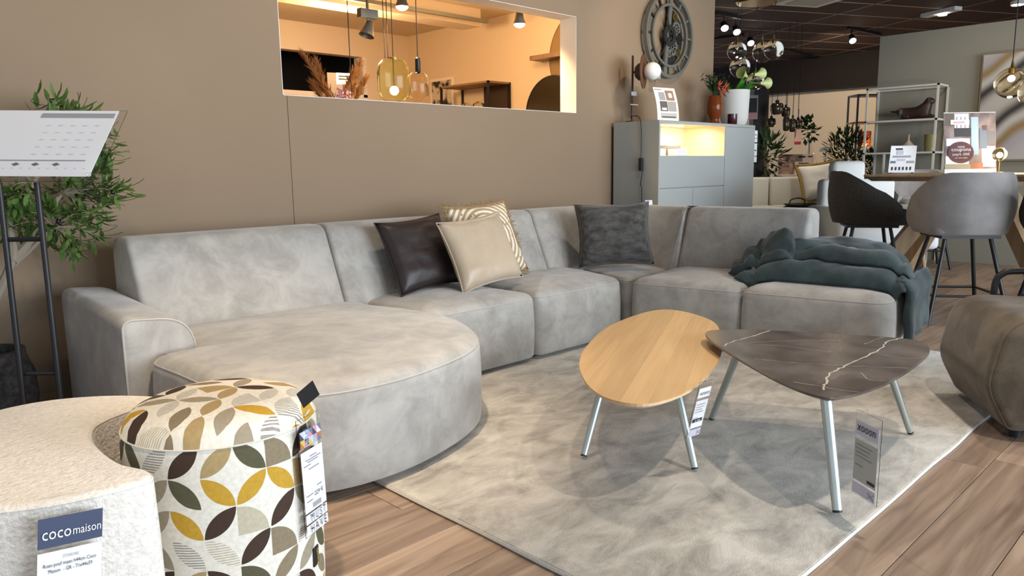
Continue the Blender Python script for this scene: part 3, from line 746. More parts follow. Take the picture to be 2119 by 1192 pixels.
# ================================================================== ARMCHAIR at right edge
ca = Vector((3.02, .655)); cb_ = Vector((3.50, .965)); fd = (cb_-ca).normalized(); bd = Vector((fd.y, -fd.x))
ac = thing('lounge_chair', (3.4, .55, 0), 'brown chenille lounge seat with black tubular armrest at the right edge', 'armchair')
def apt(a, b): q = ca+fd*a+bd*b; return (q.x, q.y)
wd_ = (cb_-ca).length
pr = roundpoly([(.06, .045), (-.02, .20), (.03, .46), (.70, .44), (.70, .045)], [.04, .16, .13, .06, .03], 7)   # depth b, z
if area2(pr) < 0: pr = pr[::-1]
secs = [(0, .03), (.006, .012), (.02, .003), (.05, 0), (.2, 0), (.4, 0), (wd_-.05, 0), (wd_-.02, .006), (wd_-.006, .018), (wd_, .045)]
MB().loops([[(*apt(a, b), z) for b, z in inset(pr, i_)] for a, i_ in secs]).build('seat_block', brownf, ac, smooth=True, auto=50)
sl = [Vector((*apt(.012, b), z)) for b, z in inset(pr, .006)]; MB().tube(sl+[sl[0]], .004, 5, False).build('side_seam', brownf, ac, smooth=True)
for a in (.09, wd_-.09):
    for b in (.12, .62): zf_ = .0165 if apt(a, b)[1] > .70 else 0; MB().lathe([(.02, zf_), (.022, .046)], (*apt(a, b), 0), 12).build('foot', blackp, ac, smooth=True)
for a in (-.035, wd_+.03):
    z = .545; zf_ = .0165 if apt(a, .20)[1] > .70 else 0; MB().tube(curve([(*apt(a, .20), zf_), (*apt(a, .20), .3), (*apt(a, .20), z-.06), (*apt(a, .225), z-.012), (*apt(a, .28), z), (*apt(a, .5), z), (*apt(a, .80), z), (*apt(a, .86), z-.02), (*apt(a, .88), z-.08), (*apt(a, .88), 0)], 5), .0135, 10).build('armrest_tube', black, ac, smooth=True)
    bb = [Vector((*apt(a, .20), .10)), Vector((*apt(a, .88), .10))]; MB().tube(bb, .011, 8).build('side_rail', black, ac, smooth=True)
pb = roundpoly([(.62, .30), (.80, .80), (.92, .80), (.78, .10), (.62, .10)], [.03, .05, .05, .03, .03], 5)
if area2(pb) < 0: pb = pb[::-1]
MB().loops([[(*apt(a, b), z) for b, z in inset(pb, i_)] for a, i_ in ((0, .02), (.02, 0), (wd_-.02, 0), (wd_, .02))]).build('backrest', brownf, ac, smooth=True, auto=50)

# ================================================================== POUFS
pf = thing('boucle_pouf', (.3, 1.78, 0), 'cream boucle crescent pouf beside the leaf print pouf', 'pouf')
mo_ = smoothloop([(.455, 1.475), (.43, 1.55), (.425, 1.65), (.435, 1.76), (.475, 1.85), (.56, 1.90), (.66, 1.915), (.60, 2.02), (.515, 2.095), (.42, 2.135), (.32, 2.13), (.21, 2.08), (.12, 1.97), (.075, 1.8), (.09, 1.63), (.16, 1.52), (.26, 1.452), (.36, 1.425), (.44, 1.425)], 5)
puffy(mo_, .012, .44, .016, .006, 1, .006, .004, cen=(.27, 1.78)).build('cover', boucle, pf, smooth=True, auto=50)
seamline(mo_, .431, .003, .003).build('seam', boucle, pf, smooth=True)
MB().prism(inset(mo_ if area2(mo_) > 0 else mo_[::-1], .03), 0, .02).build('base', blackp, pf)
YT = 1.405
tl = ony(78, 1076, YT); tr_ = ony(212, 1050, YT); bl = ony(90, 1192, YT)
r_ = (tr_-tl).normalized(); u_ = (tl-ony(86, 1180, YT)).normalized(); u_ = (u_-r_*u_.dot(r_)).normalized(); wv = (tr_-tl).length
hv = .30; o = tl-u_*(hv-.035); n_ = r_.cross(u_)
t = thing('hang_tag', tuple(o), 'navy and white product card hanging on the boucle pouf', 'price tag')
MB().slab(o, r_, u_, wv, hv, .0015).build('clear_sleeve', acrylic, t)
oo = o+n_*.0015
panel(oo, r_, u_, 0, hv-.035-.052, wv, .052, navy, 'brand_card', t)
text('coco', .030, oo+r_*wv*.05+u_*(hv-.035-.037)+n_*.002, r_, u_, 'lettering', paper, t, fit=wv*.44); text('maison', .022, oo+r_*wv*.52+u_*(hv-.035-.036)+n_*.002, r_, u_, 'lettering', paper, t, fit=wv*.44)
panel(oo, r_, u_, 0, .0, wv, hv-.035-.060, paper, 'info_card', t)
yb = hv-.035-.06
for s_, sz, dx, dy, m_, fw_ in (('STOREUNE', .008, .38, .014, print_g, .25), ('Roan pouf maan h44cm Coco', .0098, .08, .026, print_k, .82), ('Maison  - GR - 71x44x59', .0098, .16, .037, print_k, .68), ('Coco Maison', .0085, .03, .051, print_k, .32), ('DESCRIPTIF TECHNIQUE', .008, .22, .066, print_g, .55)):
    text(s_, sz, oo+r_*wv*dx+u_*(yb-dy)+n_*.002, r_, u_, 'print', m_, t, fit=wv*fw_)
lines(oo+n_*.002, r_, u_, [(wv*.22, yb-.0695, wv*.5)], print_g, 'underline', t, .0008)

_lc = atd(458, 862, 1.70); LPC = Vector((_lc.x, _lc.y)); LR = .207; LH = _lc.z+.055; _ls = LH-.057
lp = thing('leaf_pouf', (LPC.x, LPC.y, 0), 'round pouf with brown yellow and grey leaf print', 'pouf')
prof2 = [(LR*.9, .0), (LR*.97, .012)]+[(LR*(1+.02*math.sin(PI*k/8)), .02+(_ls-.035)*k/8) for k in range(9)]+[(LR*.985, _ls), (LR*.95, LH-.037), (LR*.88, LH-.021), (LR*.75, LH-.009), (LR*.55, LH-.003), (LR*.3, LH), (LR*.02, LH+.001)]
nn = 48; mb = MB().lathe(prof2, (LPC.x, LPC.y, 0), nn)
cell = .0653; ncell = round(2*PI*LR/cell); 
def luv(poly, p):
    c = poly.center
    if c.z > _ls+.004: return ((p.x-LPC.x)/cell+40.3, (p.y-LPC.y)/cell+40.7)
    a0_ = math.atan2(c.y-LPC.y, c.x-LPC.x); a_ = math.atan2(p.y-LPC.y, p.x-LPC.x)
    if a_-a0_ > PI: a_ -= 2*PI
    if a_-a0_ < -PI: a_ += 2*PI
    return (a_/(2*PI)*ncell+20, p.z/cell)
# uv uses world coords: poly.center is local so build at world then parent offset handled here
class _P: pass
def luv2(poly, p):
    q = _P(); q.center = Vector(poly.center)+Vector((LPC.x, LPC.y, 0)); return luv(q, p)
mb.uv = luv2
mb.build('cover', leafp, lp, smooth=True, auto=180)
MB().tube([Vector((LPC.x+LR*.99*math.cos(2*PI*k/48), LPC.y+LR*.99*math.sin(2*PI*k/48), _ls)) for k in range(49)], .002, 5, False).build('seam', mat('ivory_thread', (.68, .64, .56), .9), lp, smooth=True)
# black side labels and hang tag
va = math.atan2(-LPC.y, -LPC.x)
def on_side(px, py, rr):  # where the sight line meets the pouf side
    d = ray(px, py); dx, dy = d[0], d[1]; a = dx*dx+dy*dy; b = -2*(dx*LPC.x+dy*LPC.y); c2 = LPC.length_squared-rr*rr
    disc = b*b-4*a*c2; t_ = (-b-math.sqrt(max(disc, 0)))/(2*a); return Vector(_c+d*t_)
pt = on_side(655, 1150, LR*1.03); nr = Vector((pt.x-LPC.x, pt.y-LPC.y, 0)).normalized(); rr_ = Vector((-nr.y, nr.x, 0))
lab = MB().slab(pt-rr_*.012-Vector((0, 0, .022)), rr_, Vector((0, 0, 1)), .024, .044, .003).build('brand_label', blackp, lp)
text('BeautiQ', .0115, pt+rr_*.004-Vector((0, 0, .019))+nr*.002, Vector((0, 0, 1)), -rr_, 'lettering', yell_p, lab)
pt = on_side(622, 868, LR*.98); pt2 = atd(655, 838, (pt-Vector(_c)).dot(Vector(_fw))+.01)
t = thing('hang_tag', tuple(pt), 'white must have product card hanging on the leaf print pouf', 'price tag')
Dt = (on_side(617, 900, LR*1.04)-Vector(_c)).dot(Vector(_fw))-.012
tl = atd(617, 885, Dt); tr_ = onz(667, 858, tl.z); bl = tl-Vector((.002, .010, .25)); tr_ = tl+(tr_-tl)*min(1, .085/(tr_-tl).length)
r_ = (tr_-tl).normalized(); u_ = (tl-bl).normalized(); u_ = (u_-r_*u_.dot(r_)).normalized(); wv = (tr_-tl).length; hv = (tl-bl).length; n_ = r_.cross(u_)
MB().slab(bl, r_, u_, wv, hv*1.06, .0015).build('clear_sleeve', acrylic, t); oo = bl+n_*.0012
cols = [navy, skyp, paper, pinkc, orange_p, yell_p, teal_p, lilac]
rr2 = random.Random(5)
pm_ = {}
for i in range(5):
    for j in range(2):
        for s_ in (0, 1):
            a = oo+n_*.002+r_*wv*(.04+.184*i)+u_*(hv*(.80+.075*j)); w1, h1 = wv*.184, hv*.075
            tri = [a, a+r_*w1, a+u_*h1] if s_ == 0 else [a+r_*w1, a+r_*w1+u_*h1, a+u_*h1]
            pm_.setdefault(rr2.randrange(len(cols)), MB()).add(tri, [(0, 1, 2)])
for k_, b_ in pm_.items(): b_.build('triangle_print', cols[k_], t)
panel(oo, r_, u_, wv*.22, hv*.79, wv*.2, hv*.17, navy, 'number_band', t); text('1881', wv*.2, oo+r_*wv*.38+u_*hv*.80+n_*.003, u_, -r_, 'number_lettering', skyp, t)
panel(oo, r_, u_, wv*.04, hv*.215, wv*.92, hv*.55, paper, 'info_card', t)
lines(oo+n_*.002, r_, u_, [(wv*.38, hv*.70, wv*.3), (wv*.2, hv*.675, wv*.65), (wv*.28, hv*.655, wv*.45), (wv*.1, hv*.63, wv*.3), (wv*.3, hv*.59, wv*.45), (wv*.12, hv*.36, wv*.3), (wv*.6, hv*.41, wv*.2), (wv*.12, hv*.31, wv*.25)], print_g, 'print', t, hv*.008)
text('229 €', wv*.16, oo+r_*wv*.45+u_*hv*.335+n_*.002, r_, u_, 'price_lettering', print_k, t)
panel(oo+n_*.001, r_, u_, wv*.36, hv*.235, wv*.36, hv*.045, print_g, 'barcode', t)
panel(oo, r_, u_, wv*.04, hv*.115, wv*.92, hv*.085, paper, 'word_card', t); panel(oo, r_, u_, wv*.04, hv*.015, wv*.92, hv*.085, paper, 'word_card', t)
text('M U S T', wv*.30, oo+r_*wv*.2+u_*hv*.13+n_*.003, r_, u_, 'lettering', navy, t, fit=wv*.65); text('H A V E', wv*.30, oo+r_*wv*.16+u_*hv*.03+n_*.003, r_, u_, 'lettering', print_k, t, fit=wv*.68)
cl = MB().slab(atd(628, 845, Dt), (atd(655, 822, Dt)-atd(628, 845, Dt)).normalized(), (atd(618, 825, Dt)-atd(628, 845, Dt)).normalized(), .045, .034, .002).build('black_label', blackp, t)
MB().tube([atd(630, 862, Dt), atd(640, 846, Dt)], .002, 6).build('plastic_hook', acrylic, t)

# ================================================================== DISPLAY STAND
ds = thing('sign_stand', (.6, 2.95, 0), 'black metal lectern stand holding a tilted acrylic price sheet', 'sign stand')
DS = 2.5
tA, tB = atd(-2, 378, DS), atd(76, 377, DS); bA, bB = atd(22, 840, DS), atd(120, 840, DS)
for a_, b_ in ((tA, bA), (tB, bB)):
    k_ = a_.z/(a_.z-b_.z); ft_ = a_+(b_-a_)*k_; ft_.z = 0
    ft_ = Vector((a_.x+(b_.x-a_.x)*.15, a_.y+(b_.y-a_.y)*.15, 0))
    MB().tube([ft_, a_+Vector((0, 0, .0))], .0095, 10).build('leg', black, ds, smooth=True)
    bk = Vector((-.17, .17, 0)); MB().tube([ft_+bk, a_+bk+Vector((0, 0, .10))], .0095, 10).build('leg', black, ds, smooth=True)
    MB().tube([ft_+Vector((0, 0, .02)), ft_+bk+Vector((0, 0, .02))], .008, 8).build('foot_rail', black, ds, smooth=True)
for py in (497, 790):
    l_, r2 = tA.copy(), tB.copy(); zz = atd(50, py, DS).z; l_.z = zz; r2.z = zz; MB().tube([l_, r2], .008, 8).build('crossbar', black, ds, smooth=True)
bl, br, trr, tll = atd(-190, 364, DS-.10), atd(185, 366, DS-.10), atd(116, 230, DS+.08), atd(-190, 222, DS+.08)
sr = (br-bl).normalized(); su = (trr-br); su = su-sr*su.dot(sr); sh = su.length; su.normalize(); sw = (br-bl).length; sn3 = sr.cross(su)
skew = (trr-br).dot(sr)
def sq(x0, y0, x1, y1, lift, m, name, par):  # trapezoid following the board edge
    f_ = lambda x, y: bl+sr*(x*(sw+skew*y*0))+su*(y*sh)+sn3*lift
    return MB().loops([[f_(x0, y0)-sn3*.002, f_(x1, y0)-sn3*.002, f_(x1, y1)-sn3*.002, f_(x0, y1)-sn3*.002], [f_(x0, y0), f_(x1, y0), f_(x1, y1), f_(x0, y1)]]).build(name, m, par)
bd_ = sq(0, -.06, 1.045, 1.02, -.002, acrylic, 'acrylic_board', ds)
sq(0, -.10, 1.05, -.06, .012, acrylic, 'acrylic_lip', ds)
sh_ = sq(0, .0, 1.0, 1.0, .0025, paper, 'price_sheet', ds)
sq(.56, .88, .99, .95, .004, print_g, 'title_bar', ds)
sq(0, .215, .94, .23, .004, print_g, 'rule_print', ds)
mb = MB(); mb2 = MB()
for i, cx_ in enumerate((.56, .67, .785)):
    cpt = bl+sr*sw*cx_+su*sh*.165+sn3*.004; mb.loops([[cpt-sr*.012, cpt-su*.008, cpt+sr*.014, cpt+su*.008]], True, False)
mb.build('sample_print', mat('mauve_print', (.20, .14, .14), .6), ds)
for i in range(12):
    cpt = bl+sr*sw*(.40+.05*i)+su*sh*.10+sn3*.004; mb2.quad(cpt, sr, su, .004, .004)
for j in range(5):
    for i in range(5): cpt = bl+sr*sw*(.62+.07*i)+su*sh*(.75-.11*j)+sn3*.004; mb2.quad(cpt, sr, su, .016, .0025)
mb2.build('small_print', lilac, ds)
MB().sphere(br+sn3*.006+su*.004, .007, 8).build('acrylic_screw', acrylic, ds, smooth=True)

# ================================================================== OLIVE TREE
ot = thing('olive_tree', (.52, 3.42, 0), 'faux olive tree in dark stone pot behind the sign stand', 'tree')
potp = [(.10, 0), (.135, .03), (.155, .14), (.15, .24), (.125, .31), (.125, .335), (.105, .335), (.105, .28)]
MB().lathe(potp, (.52, 3.42, 0), 28).build('pot', pot_m, ot, smooth=True)
MB().lathe([(.104, .27), (.02, .285)], (.52, 3.42, 0), 20).build('soil', mat('soil', (.02, .014, .01), 1), ot)
rt_ = random.Random(11)
tips = []
B0 = Vector((.52, 3.42, .28))
def Tq(px, py, y): return ony(px, py, y)
main = [[B0, B0+Vector((-.01, 0, .15)), Tq(20, 560, 3.42), Tq(60, 520, 3.42), Tq(110, 470, 3.38)],
        [B0+Vector((-.01, 0, .15)), Tq(25, 540, 3.4), Tq(20, 450, 3.4), Tq(70, 380, 3.38), Tq(100, 300, 3.36)],
        [B0+Vector((-.02, .01, .1)), Tq(-10, 560, 3.45), Tq(-30, 450, 3.42), Tq(-20, 330, 3.4)],
        [Tq(25, 540, 3.4), Tq(60, 500, 3.42), Tq(90, 450, 3.44), Tq(130, 400, 3.44)]]
for i, p in enumerate(main):
    q = curve(p, 5); MB().tube(q, [.020*(1-.75*k/len(q)) for k in range(len(q))], 8).build('trunk' if i == 0 else 'branch', bark, ot, smooth=True)
tgt = [(100, 205), (160, 225), (190, 232), (120, 250), (180, 265), (212, 272), (235, 295), (225, 315), (205, 330), (228, 340), (195, 360), (235, 400), (268, 400), (250, 380), (215, 420), (190, 440), (210, 455), (235, 415), (180, 470), (200, 490), (150, 505), (160, 520), (120, 490), (95, 470), (60, 440), (30, 430), (10, 400), (40, 400), (90, 420), (120, 400), (150, 390), (160, 430), (140, 450), (70, 480), (20, 470), (5, 450), (180, 400), (170, 340), (185, 300), (150, 285), (215, 360), (110, 440), (60, 400), (150, 360), (-30, 300), (-40, 420), (130, 225), (205, 250)]
lv = []
for px, py in tgt:
    y_ = 3.40+rt_.uniform(-.12, .10); tip = ony(px, py, y_)
    st_ = min((ony(110, 470, 3.38), ony(100, 300, 3.36), ony(130, 400, 3.44), ony(70, 380, 3.38)), key=lambda a: (a-tip).length)
    md = st_.lerp(tip, .55)+Vector((0, 0, .02)); q = curve([st_, md, tip], 5)
    MB().tube(q, [.0035*(1-.6*k/len(q)) for k in range(len(q))], 5).build('twig', bark, ot, smooth=True)
    for k in range(6): lv.append((q[max(0, len(q)-1-k)] if k else tip, (tip-st_).normalized()))
lm = MB(); Ll = []
for k in range(6):
    t_ = k/5; wv_ = .0068*math.sin(PI*min(1, t_*.92+.05))**.8; Ll.append([(-wv_, t_*.055, -.004*math.sin(t_*PI)), (0, t_*.055, .0015-.004*math.sin(t_*PI)), (wv_, t_*.055, -.004*math.sin(t_*PI))])
vs = [p for l_ in Ll for p in l_]; lm.add(vs, [(i*3+j, i*3+j+1, i*3+j+4, i*3+j+3) for i in range(5) for j in range(2)])
lproto = lm.build('leaf', leaf_m, ot, smooth=True, local=True)
for i, (p, d) in enumerate(lv[:290]):
    o = lproto if i == 0 else lproto.copy()
    if i: C.objects.link(o); o.parent = ot
    dd = (d+Vector((rt_.uniform(-.9, .9), rt_.uniform(-.9, .9), rt_.uniform(-.7, .8)))).normalized()
    o.rotation_mode = 'QUATERNION'; o.rotation_quaternion = dd.to_track_quat('Y', 'Z') @ Matrix.Rotation(rt_.uniform(-.8, .8), 3, 'Y').to_quaternion()
    o.location = p-Vector((.52, 3.42, 0)); s_ = rt_.uniform(1.0, 1.6); o.scale = (s_, s_, s_)
ex = MB()
for p, d in lv+lv:
    dd = (d+Vector((rt_.uniform(-1.2, 1.2), rt_.uniform(-1.2, 1.2), rt_.uniform(-.9, .8)))).normalized(); q_ = p+Vector((rt_.uniform(-.05, .03), rt_.uniform(-.02, .06), rt_.uniform(-.04, .03)))
    Rq = Matrix.Translation(q_) @ dd.to_track_quat('Y', 'Z').to_matrix().to_4x4() @ Matrix.Scale(rt_.uniform(1.0, 1.5), 4)
    ex.add([Rq @ Vector(v) for v in vs], [(i*3+j, i*3+j+1, i*3+j+4, i*3+j+3) for i in range(5) for j in range(2)])
tag(ex.build('inner_foliage', leaf_m, ot, smooth=True), kind='stuff')
for px, py in ((148, 240), (152, 246), (165, 290), (208, 302), (120, 458), (124, 462), (233, 398), (160, 500)):
    MB().sphere(ony(px, py, 3.34), .0085, 10, (1, 1, 1.2)).build('olive', olive_f, ot, smooth=True)

# ================================================================== HIGHBOARD AND WHAT STANDS ON IT
cx0, cx1, cy0, cy1, cz = 4.70, 6.126, 3.25, 3.67, 1.332
hb = thing('highboard', (5.4, 3.46, 0), 'grey lacquered highboard with a lit open niche against the tan wall', 'cabinet')
xs, nz0_, nz1_ = 5.635, 1.076, 1.300
MB().box((cx0, cy0, .06), (cx0+.018, cy1, cz)).build('side_panel', cab_m, hb, bev=.001)
MB().box((cx1-.018, cy0, .06), (cx1, cy1, cz)).build('side_panel', cab_m, hb, bev=.001)
MB().box((cx0+.018, cy0, cz-.022), (cx1-.018, cy1, cz)).build('top_panel', cab_m, hb, bev=.001)
MB().box((cx0+.03, cy0+.03, 0), (cx1-.03, cy1-.02, .06)).build('plinth', blackp, hb)
MB().box((cx0+.018, cy0+.02, .06), (cx1-.018, cy1-.012, nz0_-.012)).build('body', cab_m, hb)
MB().box((xs+.004, cy0+.02, nz0_-.012), (cx1-.018, cy1-.012, cz-.022)).build('body', cab_m, hb)
MB().box((cx0+.018, cy1-.03, nz0_-.012), (xs+.004, cy1-.012, cz-.022)).build('niche_back', cab_in, hb)
MB().box((cx0+.018, cy0+.006, nz0_-.012), (xs, cy1-.03, nz0_)).build('niche_shelf', cab_in, hb)
MB().box((xs-.006, cy0+.006, nz0_), (xs+.004, cy1-.03, cz-.022)).build('niche_side', cab_in, hb)
MB().box((cx0+.018, cy0+.006, nz0_), (cx0+.026, cy1-.03, cz-.022)).build('niche_side', cab_in, hb)
MB().box((cx0+.05, cy0+.14, cz-.028), (xs-.40, cy0+.155, cz-.022)).build('led_strip', strip_m, hb)
area('niche_led', (5.16, cy0+.15, cz-.034), (5.16, cy0+.20, 1.0), .8, .03, 5, (1, .74, .36))
MB().box((cx0+.018, cy0, .835), (xs-.002, cy0+.02, nz0_-.004)).build('drop_front', cab_m, hb, bev=.001)
MB().box((cx0+.018, cy0, .07), (5.168, cy0+.02, .829)).build('door', cab_m, hb, bev=.001)
MB().box((5.172, cy0, .07), (xs-.002, cy0+.02, .829)).build('door', cab_m, hb, bev=.001)
MB().box((xs+.003, cy0, .07), (cx1-.018, cy0+.02, cz-.024)).build('door', cab_m, hb, bev=.001)
for nm, x0_, x1_, y0_, y1_, z0_, h_, m_, lb in (('storage_box', 4.76, 5.12, 3.36, 3.58, nz0_, .055, paperw, 'cream flat box lying in the lit niche'), ('storage_box', 4.745, 5.14, 3.35, 3.59, nz0_+.056, .022, mat('grey_lid', (.36, .33, .28), .6), 'grey flat box on top of the cream one in the niche'), ('paper_stack', 4.95, 5.12, 3.28, 3.345, nz0_, .05, paper, 'white paper stack at the niche front')):
    tag(MB().box((x0_, y0_, z0_+.0005), (x1_, y1_, z0_+h_)).build(nm, m_, bev=.002), lb, 'box' if 'box' in nm else 'paper')
for i, (zz, hh_) in enumerate(((1.02, .16), (1.19, .10))):
    p = thing('price_card', (cx1+.004, 3.30, zz), ('lower' if i == 0 else 'upper')+' white price card on the right side of the highboard', 'price tag')
    MB().box((cx1+.001, 3.255, zz), (cx1+.055, 3.262, zz+hh_)).build('card', paper, p); MB().box((cx1+.012, 3.253, zz+hh_*.6), (cx1+.04, 3.2549, zz+hh_*.66)).box((cx1+.012, 3.253, zz+hh_*.3), (cx1+.05, 3.2549, zz+hh_*.34)).build('print', print_k, p)
# table lamp
LY = 3.56; b_ = ony(1308, 250, LY); b_.z = cz+.001; b_.x = max(b_.x, cx0+.06)
lamp = thing('table_lamp', tuple(b_), 'oxblood metal lamp with opal globe and brown disc on the highboard', 'lamp')
topz = ony(1311, 115, LY).z
MB().lathe([(.055, 0), (.055, .008), (.01, .012)], b_, 24).build('base', mahog, lamp, smooth=True)
MB().tube([b_+Vector((0, 0, .005)), Vector((b_.x, b_.y, topz))], .008, 10).build('pole', mahog, lamp, smooth=True)
ax = Vector((.41, -.91, 0)).normalized(); hc = ony(1312, 150, LY); hc = Vector((b_.x, b_.y, hc.z))
Rl = Matrix.Translation(hc) @ ax.to_track_quat('Z', 'Y').to_matrix().to_4x4()
MB().lathe([(.004, .0), (.01, .015), (.04, .022), (.062, .045), (.07, .075), (.066, .082)], n=20, mtx=Rl).build('dome', mahog, lamp, smooth=True)
MB().lathe([(.001, .080), (.125, .080), (.125, .086), (.001, .086)], n=36, mtx=Rl).build('disc', brownp, lamp, smooth=True, auto=30)
MB().sphere(hc+ax*.150, .066, 24).build('globe', opal, lamp, smooth=True)
cbl = [b_+Vector((-.0, 0, .02)), Vector((cx0+.03, b_.y-.03, cz+.04)), Vector((cx0-.012, 3.42, cz+.025)), Vector((cx0-.012, 3.40, cz-.1)), Vector((cx0-.012, 3.40, 1.06))]
cab2 = MB().tube(curve(cbl+[Vector((cx0-.012, 3.39, .95)), Vector((cx0-.014, 3.40, .86)), Vector((cx0-.012, 3.39, .80)), Vector((cx0-.012, 3.39, .3)), Vector((cx0-.012, 3.39, .02))], 5), .0035, 6).build('cable', blackp, lamp, smooth=True)
MB().box((cx0-.026, 3.385, .965), (cx0-.002, 3.415, 1.06)).build('cable_switch', blackp, lamp, bev=.004)
p_ = thing('price_card', (b_.x-.04, LY-.012, 1.46), 'small clear price card hanging on the lamp pole', 'price tag')
MB().box((b_.x-.045, LY-.016, 1.46), (b_.x+.05, LY-.013, 1.60)).build('card', acrylic, p_); MB().box((b_.x-.045, LY-.018, 1.46), (b_.x+.05, LY-.0165, 1.467)).box((b_.x-.035, LY-.018, 1.53), (b_.x+.03, LY-.0165, 1.56)).build('print', print_g, p_)
# catalogue sign
sg0 = ony(1358, 247, 3.40); sg0.z = cz; sg = thing('catalogue_sign', tuple(sg0), 'white photo leaflet in clear holder on the highboard', 'sign')
c0, c1, c2, c3 = [ony(*q, yy) for q, yy in (((1361, 248), 3.40), ((1405, 250), 3.36), ((1395, 181), 3.40), ((1347, 180), 3.44))]
c0.z = c1.z = cz+.002
r_ = (c1-c0).normalized(); u_ = (c3-c0); sk = u_.dot(r_); u_ = (u_-r_*sk).normalized(); wv = (c1-c0).length; hv = (c3-c0).dot(u_); n_ = r_.cross(u_)
def curl(x, y): return c0+r_*(x*wv+sk*.6*y)+u_*(y*hv)+n_*(.015*math.sin(y*PI)+.0)
def cpiece(x0, y0, x1, y1, m, name, lift):
    rows = [[curl(x0, y0+(y1-y0)*k/6)+n_*lift, curl(x1, y0+(y1-y0)*k/6)+n_*lift] for k in range(7)]
    MB().loops(rows, False, False, False).build(name, m, sg)
MB().loops([[curl(0, k/8), curl(1, k/8), curl(1, k/8)-n_*.003, curl(0, k/8)-n_*.003] for k in range(9)]).build('leaflet', paperw, sg)
for a in ((.18, .62, .45, .86, print_g, 'photo_print'), (.50, .62, .88, .92, tanp, 'photo_print'), (.16, .30, .50, .59, mat('dusk_print', (.13, .105, .095), .6), 'photo_print'), (.53, .30, .90, .59, mat('grey_photo', (.38, .36, .34), .6), 'photo_print'), (.16, .10, .90, .25, mat('pale_photo', (.52, .49, .46), .6), 'photo_print'), (.02, .93, .35, .945, print_k, 'rule_print'), (.62, .70, .78, .84, paper, 'seal_print'), (.22, .33, .44, .40, paper, 'caption_print'), (.2, .12, .85, .15, print_k, 'caption_print')):
    cpiece(*a[:4], a[4], a[5], .0015 if a[5] == 'photo_print' else .0025)
MB().slab(c0+r_*wv*.62-n_*.03, r_, u_, wv*.5, hv*.38, .003).build('holder', acrylic, sg)
# vases
v1 = ony(1478, 256, 3.42); v1.z = cz
av = thing('amber_vase', tuple(v1), 'amber glass vase with red lilies and berries on the highboard', 'vase')
MB().lathe([(.05, 0), (.036, .04), (.042, .06), (.064, .105), (.064, .17), (.052, .24), (.048, .24), (.058, .165), (.036, .07), (.001, .06)], v1, 24, False).build('glass_body', amber, av, smooth=True)
rr3 = random.Random(4); st = MB(); lf_ = MB(); pe = MB(); be = MB()
def leafat(mb, p, d, l, w):
    d = d.normalized(); a = d.cross(Vector((.3, .2, 1))).normalized(); nn_ = d.cross(a)
    mb.add([p, p+d*l*.5+a*w+nn_*w*.3, p+d*l, p+d*l*.5-a*w+nn_*w*.3], [(0, 1, 2, 3)])
for k in range(16):
    d = Vector((rr3.uniform(-.6, .6), rr3.uniform(-.4, .4), 1)).normalized(); L_ = rr3.uniform(.14, .22); p = v1+Vector((0, 0, .2)); q = p+d*L_
    st.tube([p, p.lerp(q, .5)+Vector((0, 0, .01)), q], .002, 4)
    if k < 10:
        for j in range(7): leafat(lf_, p.lerp(q, .45+.08*j), d+Vector((rr3.uniform(-1, 1), rr3.uniform(-1, 1), rr3.uniform(-.3, .6))), .055, .011)
    else:
        for j in range(9): be.sphere(q+Vector((rr3.uniform(-.03, .03), rr3.uniform(-.03, .03), rr3.uniform(-.03, .03))), .005, 6)
for c_0 in ((1500, 182), (1494, 190), (1487, 178)):
    p = ony(*c_0, 3.36)
    for j in range(6): a = j*PI/3; leafat(pe, p, Vector((math.cos(a), -.6, math.sin(a))), .06, .010)
st.build('stems', leafd, av); tag(lf_.build('foliage', leafd, av), kind='stuff'); tag(be.build('berries', mahog, av), kind='stuff'); pe.build('lily_petals', redfl, av)
v2 = ony(1526, 259, 3.42); v2.z = cz; v2.x = min(v2.x, cx1-.06)
wv2 = thing('white_vase', tuple(v2), 'tall off white stone vase with calla lilies on the highboard', 'vase')
vh = ony(1526, 188, 3.42).z-cz
MB().lathe([(.085, 0), (.105, .025), (.118, .07), (.126, vh), (.118, vh), (.112, .08)], v2, 32, False).build('stone_body', ceramic, wv2, smooth=True)
MB().lathe([(.113, vh-.03), (.01, vh-.03)], v2, 24).build('moss', leafd, wv2)
st = MB(); lf_ = MB()
for i, (px, py, ex, ey) in enumerate(((1560, 155, 1588, 150), (1572, 172, 1597, 172), (1545, 158, 1535, 150))):
    p = v2+Vector((0, 0, vh-.03)); q = ony(px, py, 3.38); e_ = ony(ex, ey, 3.36)
    st.tube(curve([p, p.lerp(q, .6)+Vector((-.01, 0, .03)), q], 4), .005, 6)
    d = (e_-q).normalized(); Rm = Matrix.Translation(q) @ d.to_track_quat('Z', 'Y').to_matrix().to_4x4()
    L_ = []
    for k in range(6):
        t_ = k/5; rad = .012+.04*t_**2
        L_.append([Rm @ Vector((rad*math.cos(a*2*PI/12), rad*math.sin(a*2*PI/12), t_*.12+(.06*t_*t_*max(0, math.cos(a*2*PI/12))))) for a in range(13)])
    MB().loops(L_, False, False, False).build('calla_flower', calla, wv2, smooth=True)
for k in range(14):
    p = v2+Vector((0, 0, vh-.02)); leafat(lf_, p, Vector((rr3.uniform(-1, 1), rr3.uniform(-1, .3), rr3.uniform(.1, .6))), rr3.uniform(.12, .2), .03)
st.build('stems', leafb, wv2, smooth=True); lf_.build('broad_leaves', leafb, wv2)
g0 = ony(1515, 258, 3.32); g0.z = cz
tag(MB().lathe([(.036, 0), (.04, .008), (.04, .09), (.037, .09), (.036, .015), (.001, .012)], g0, 20, False).build('tealight_glass', plum, smooth=True), 'small dark plum glass in front of the white vase', 'glass')

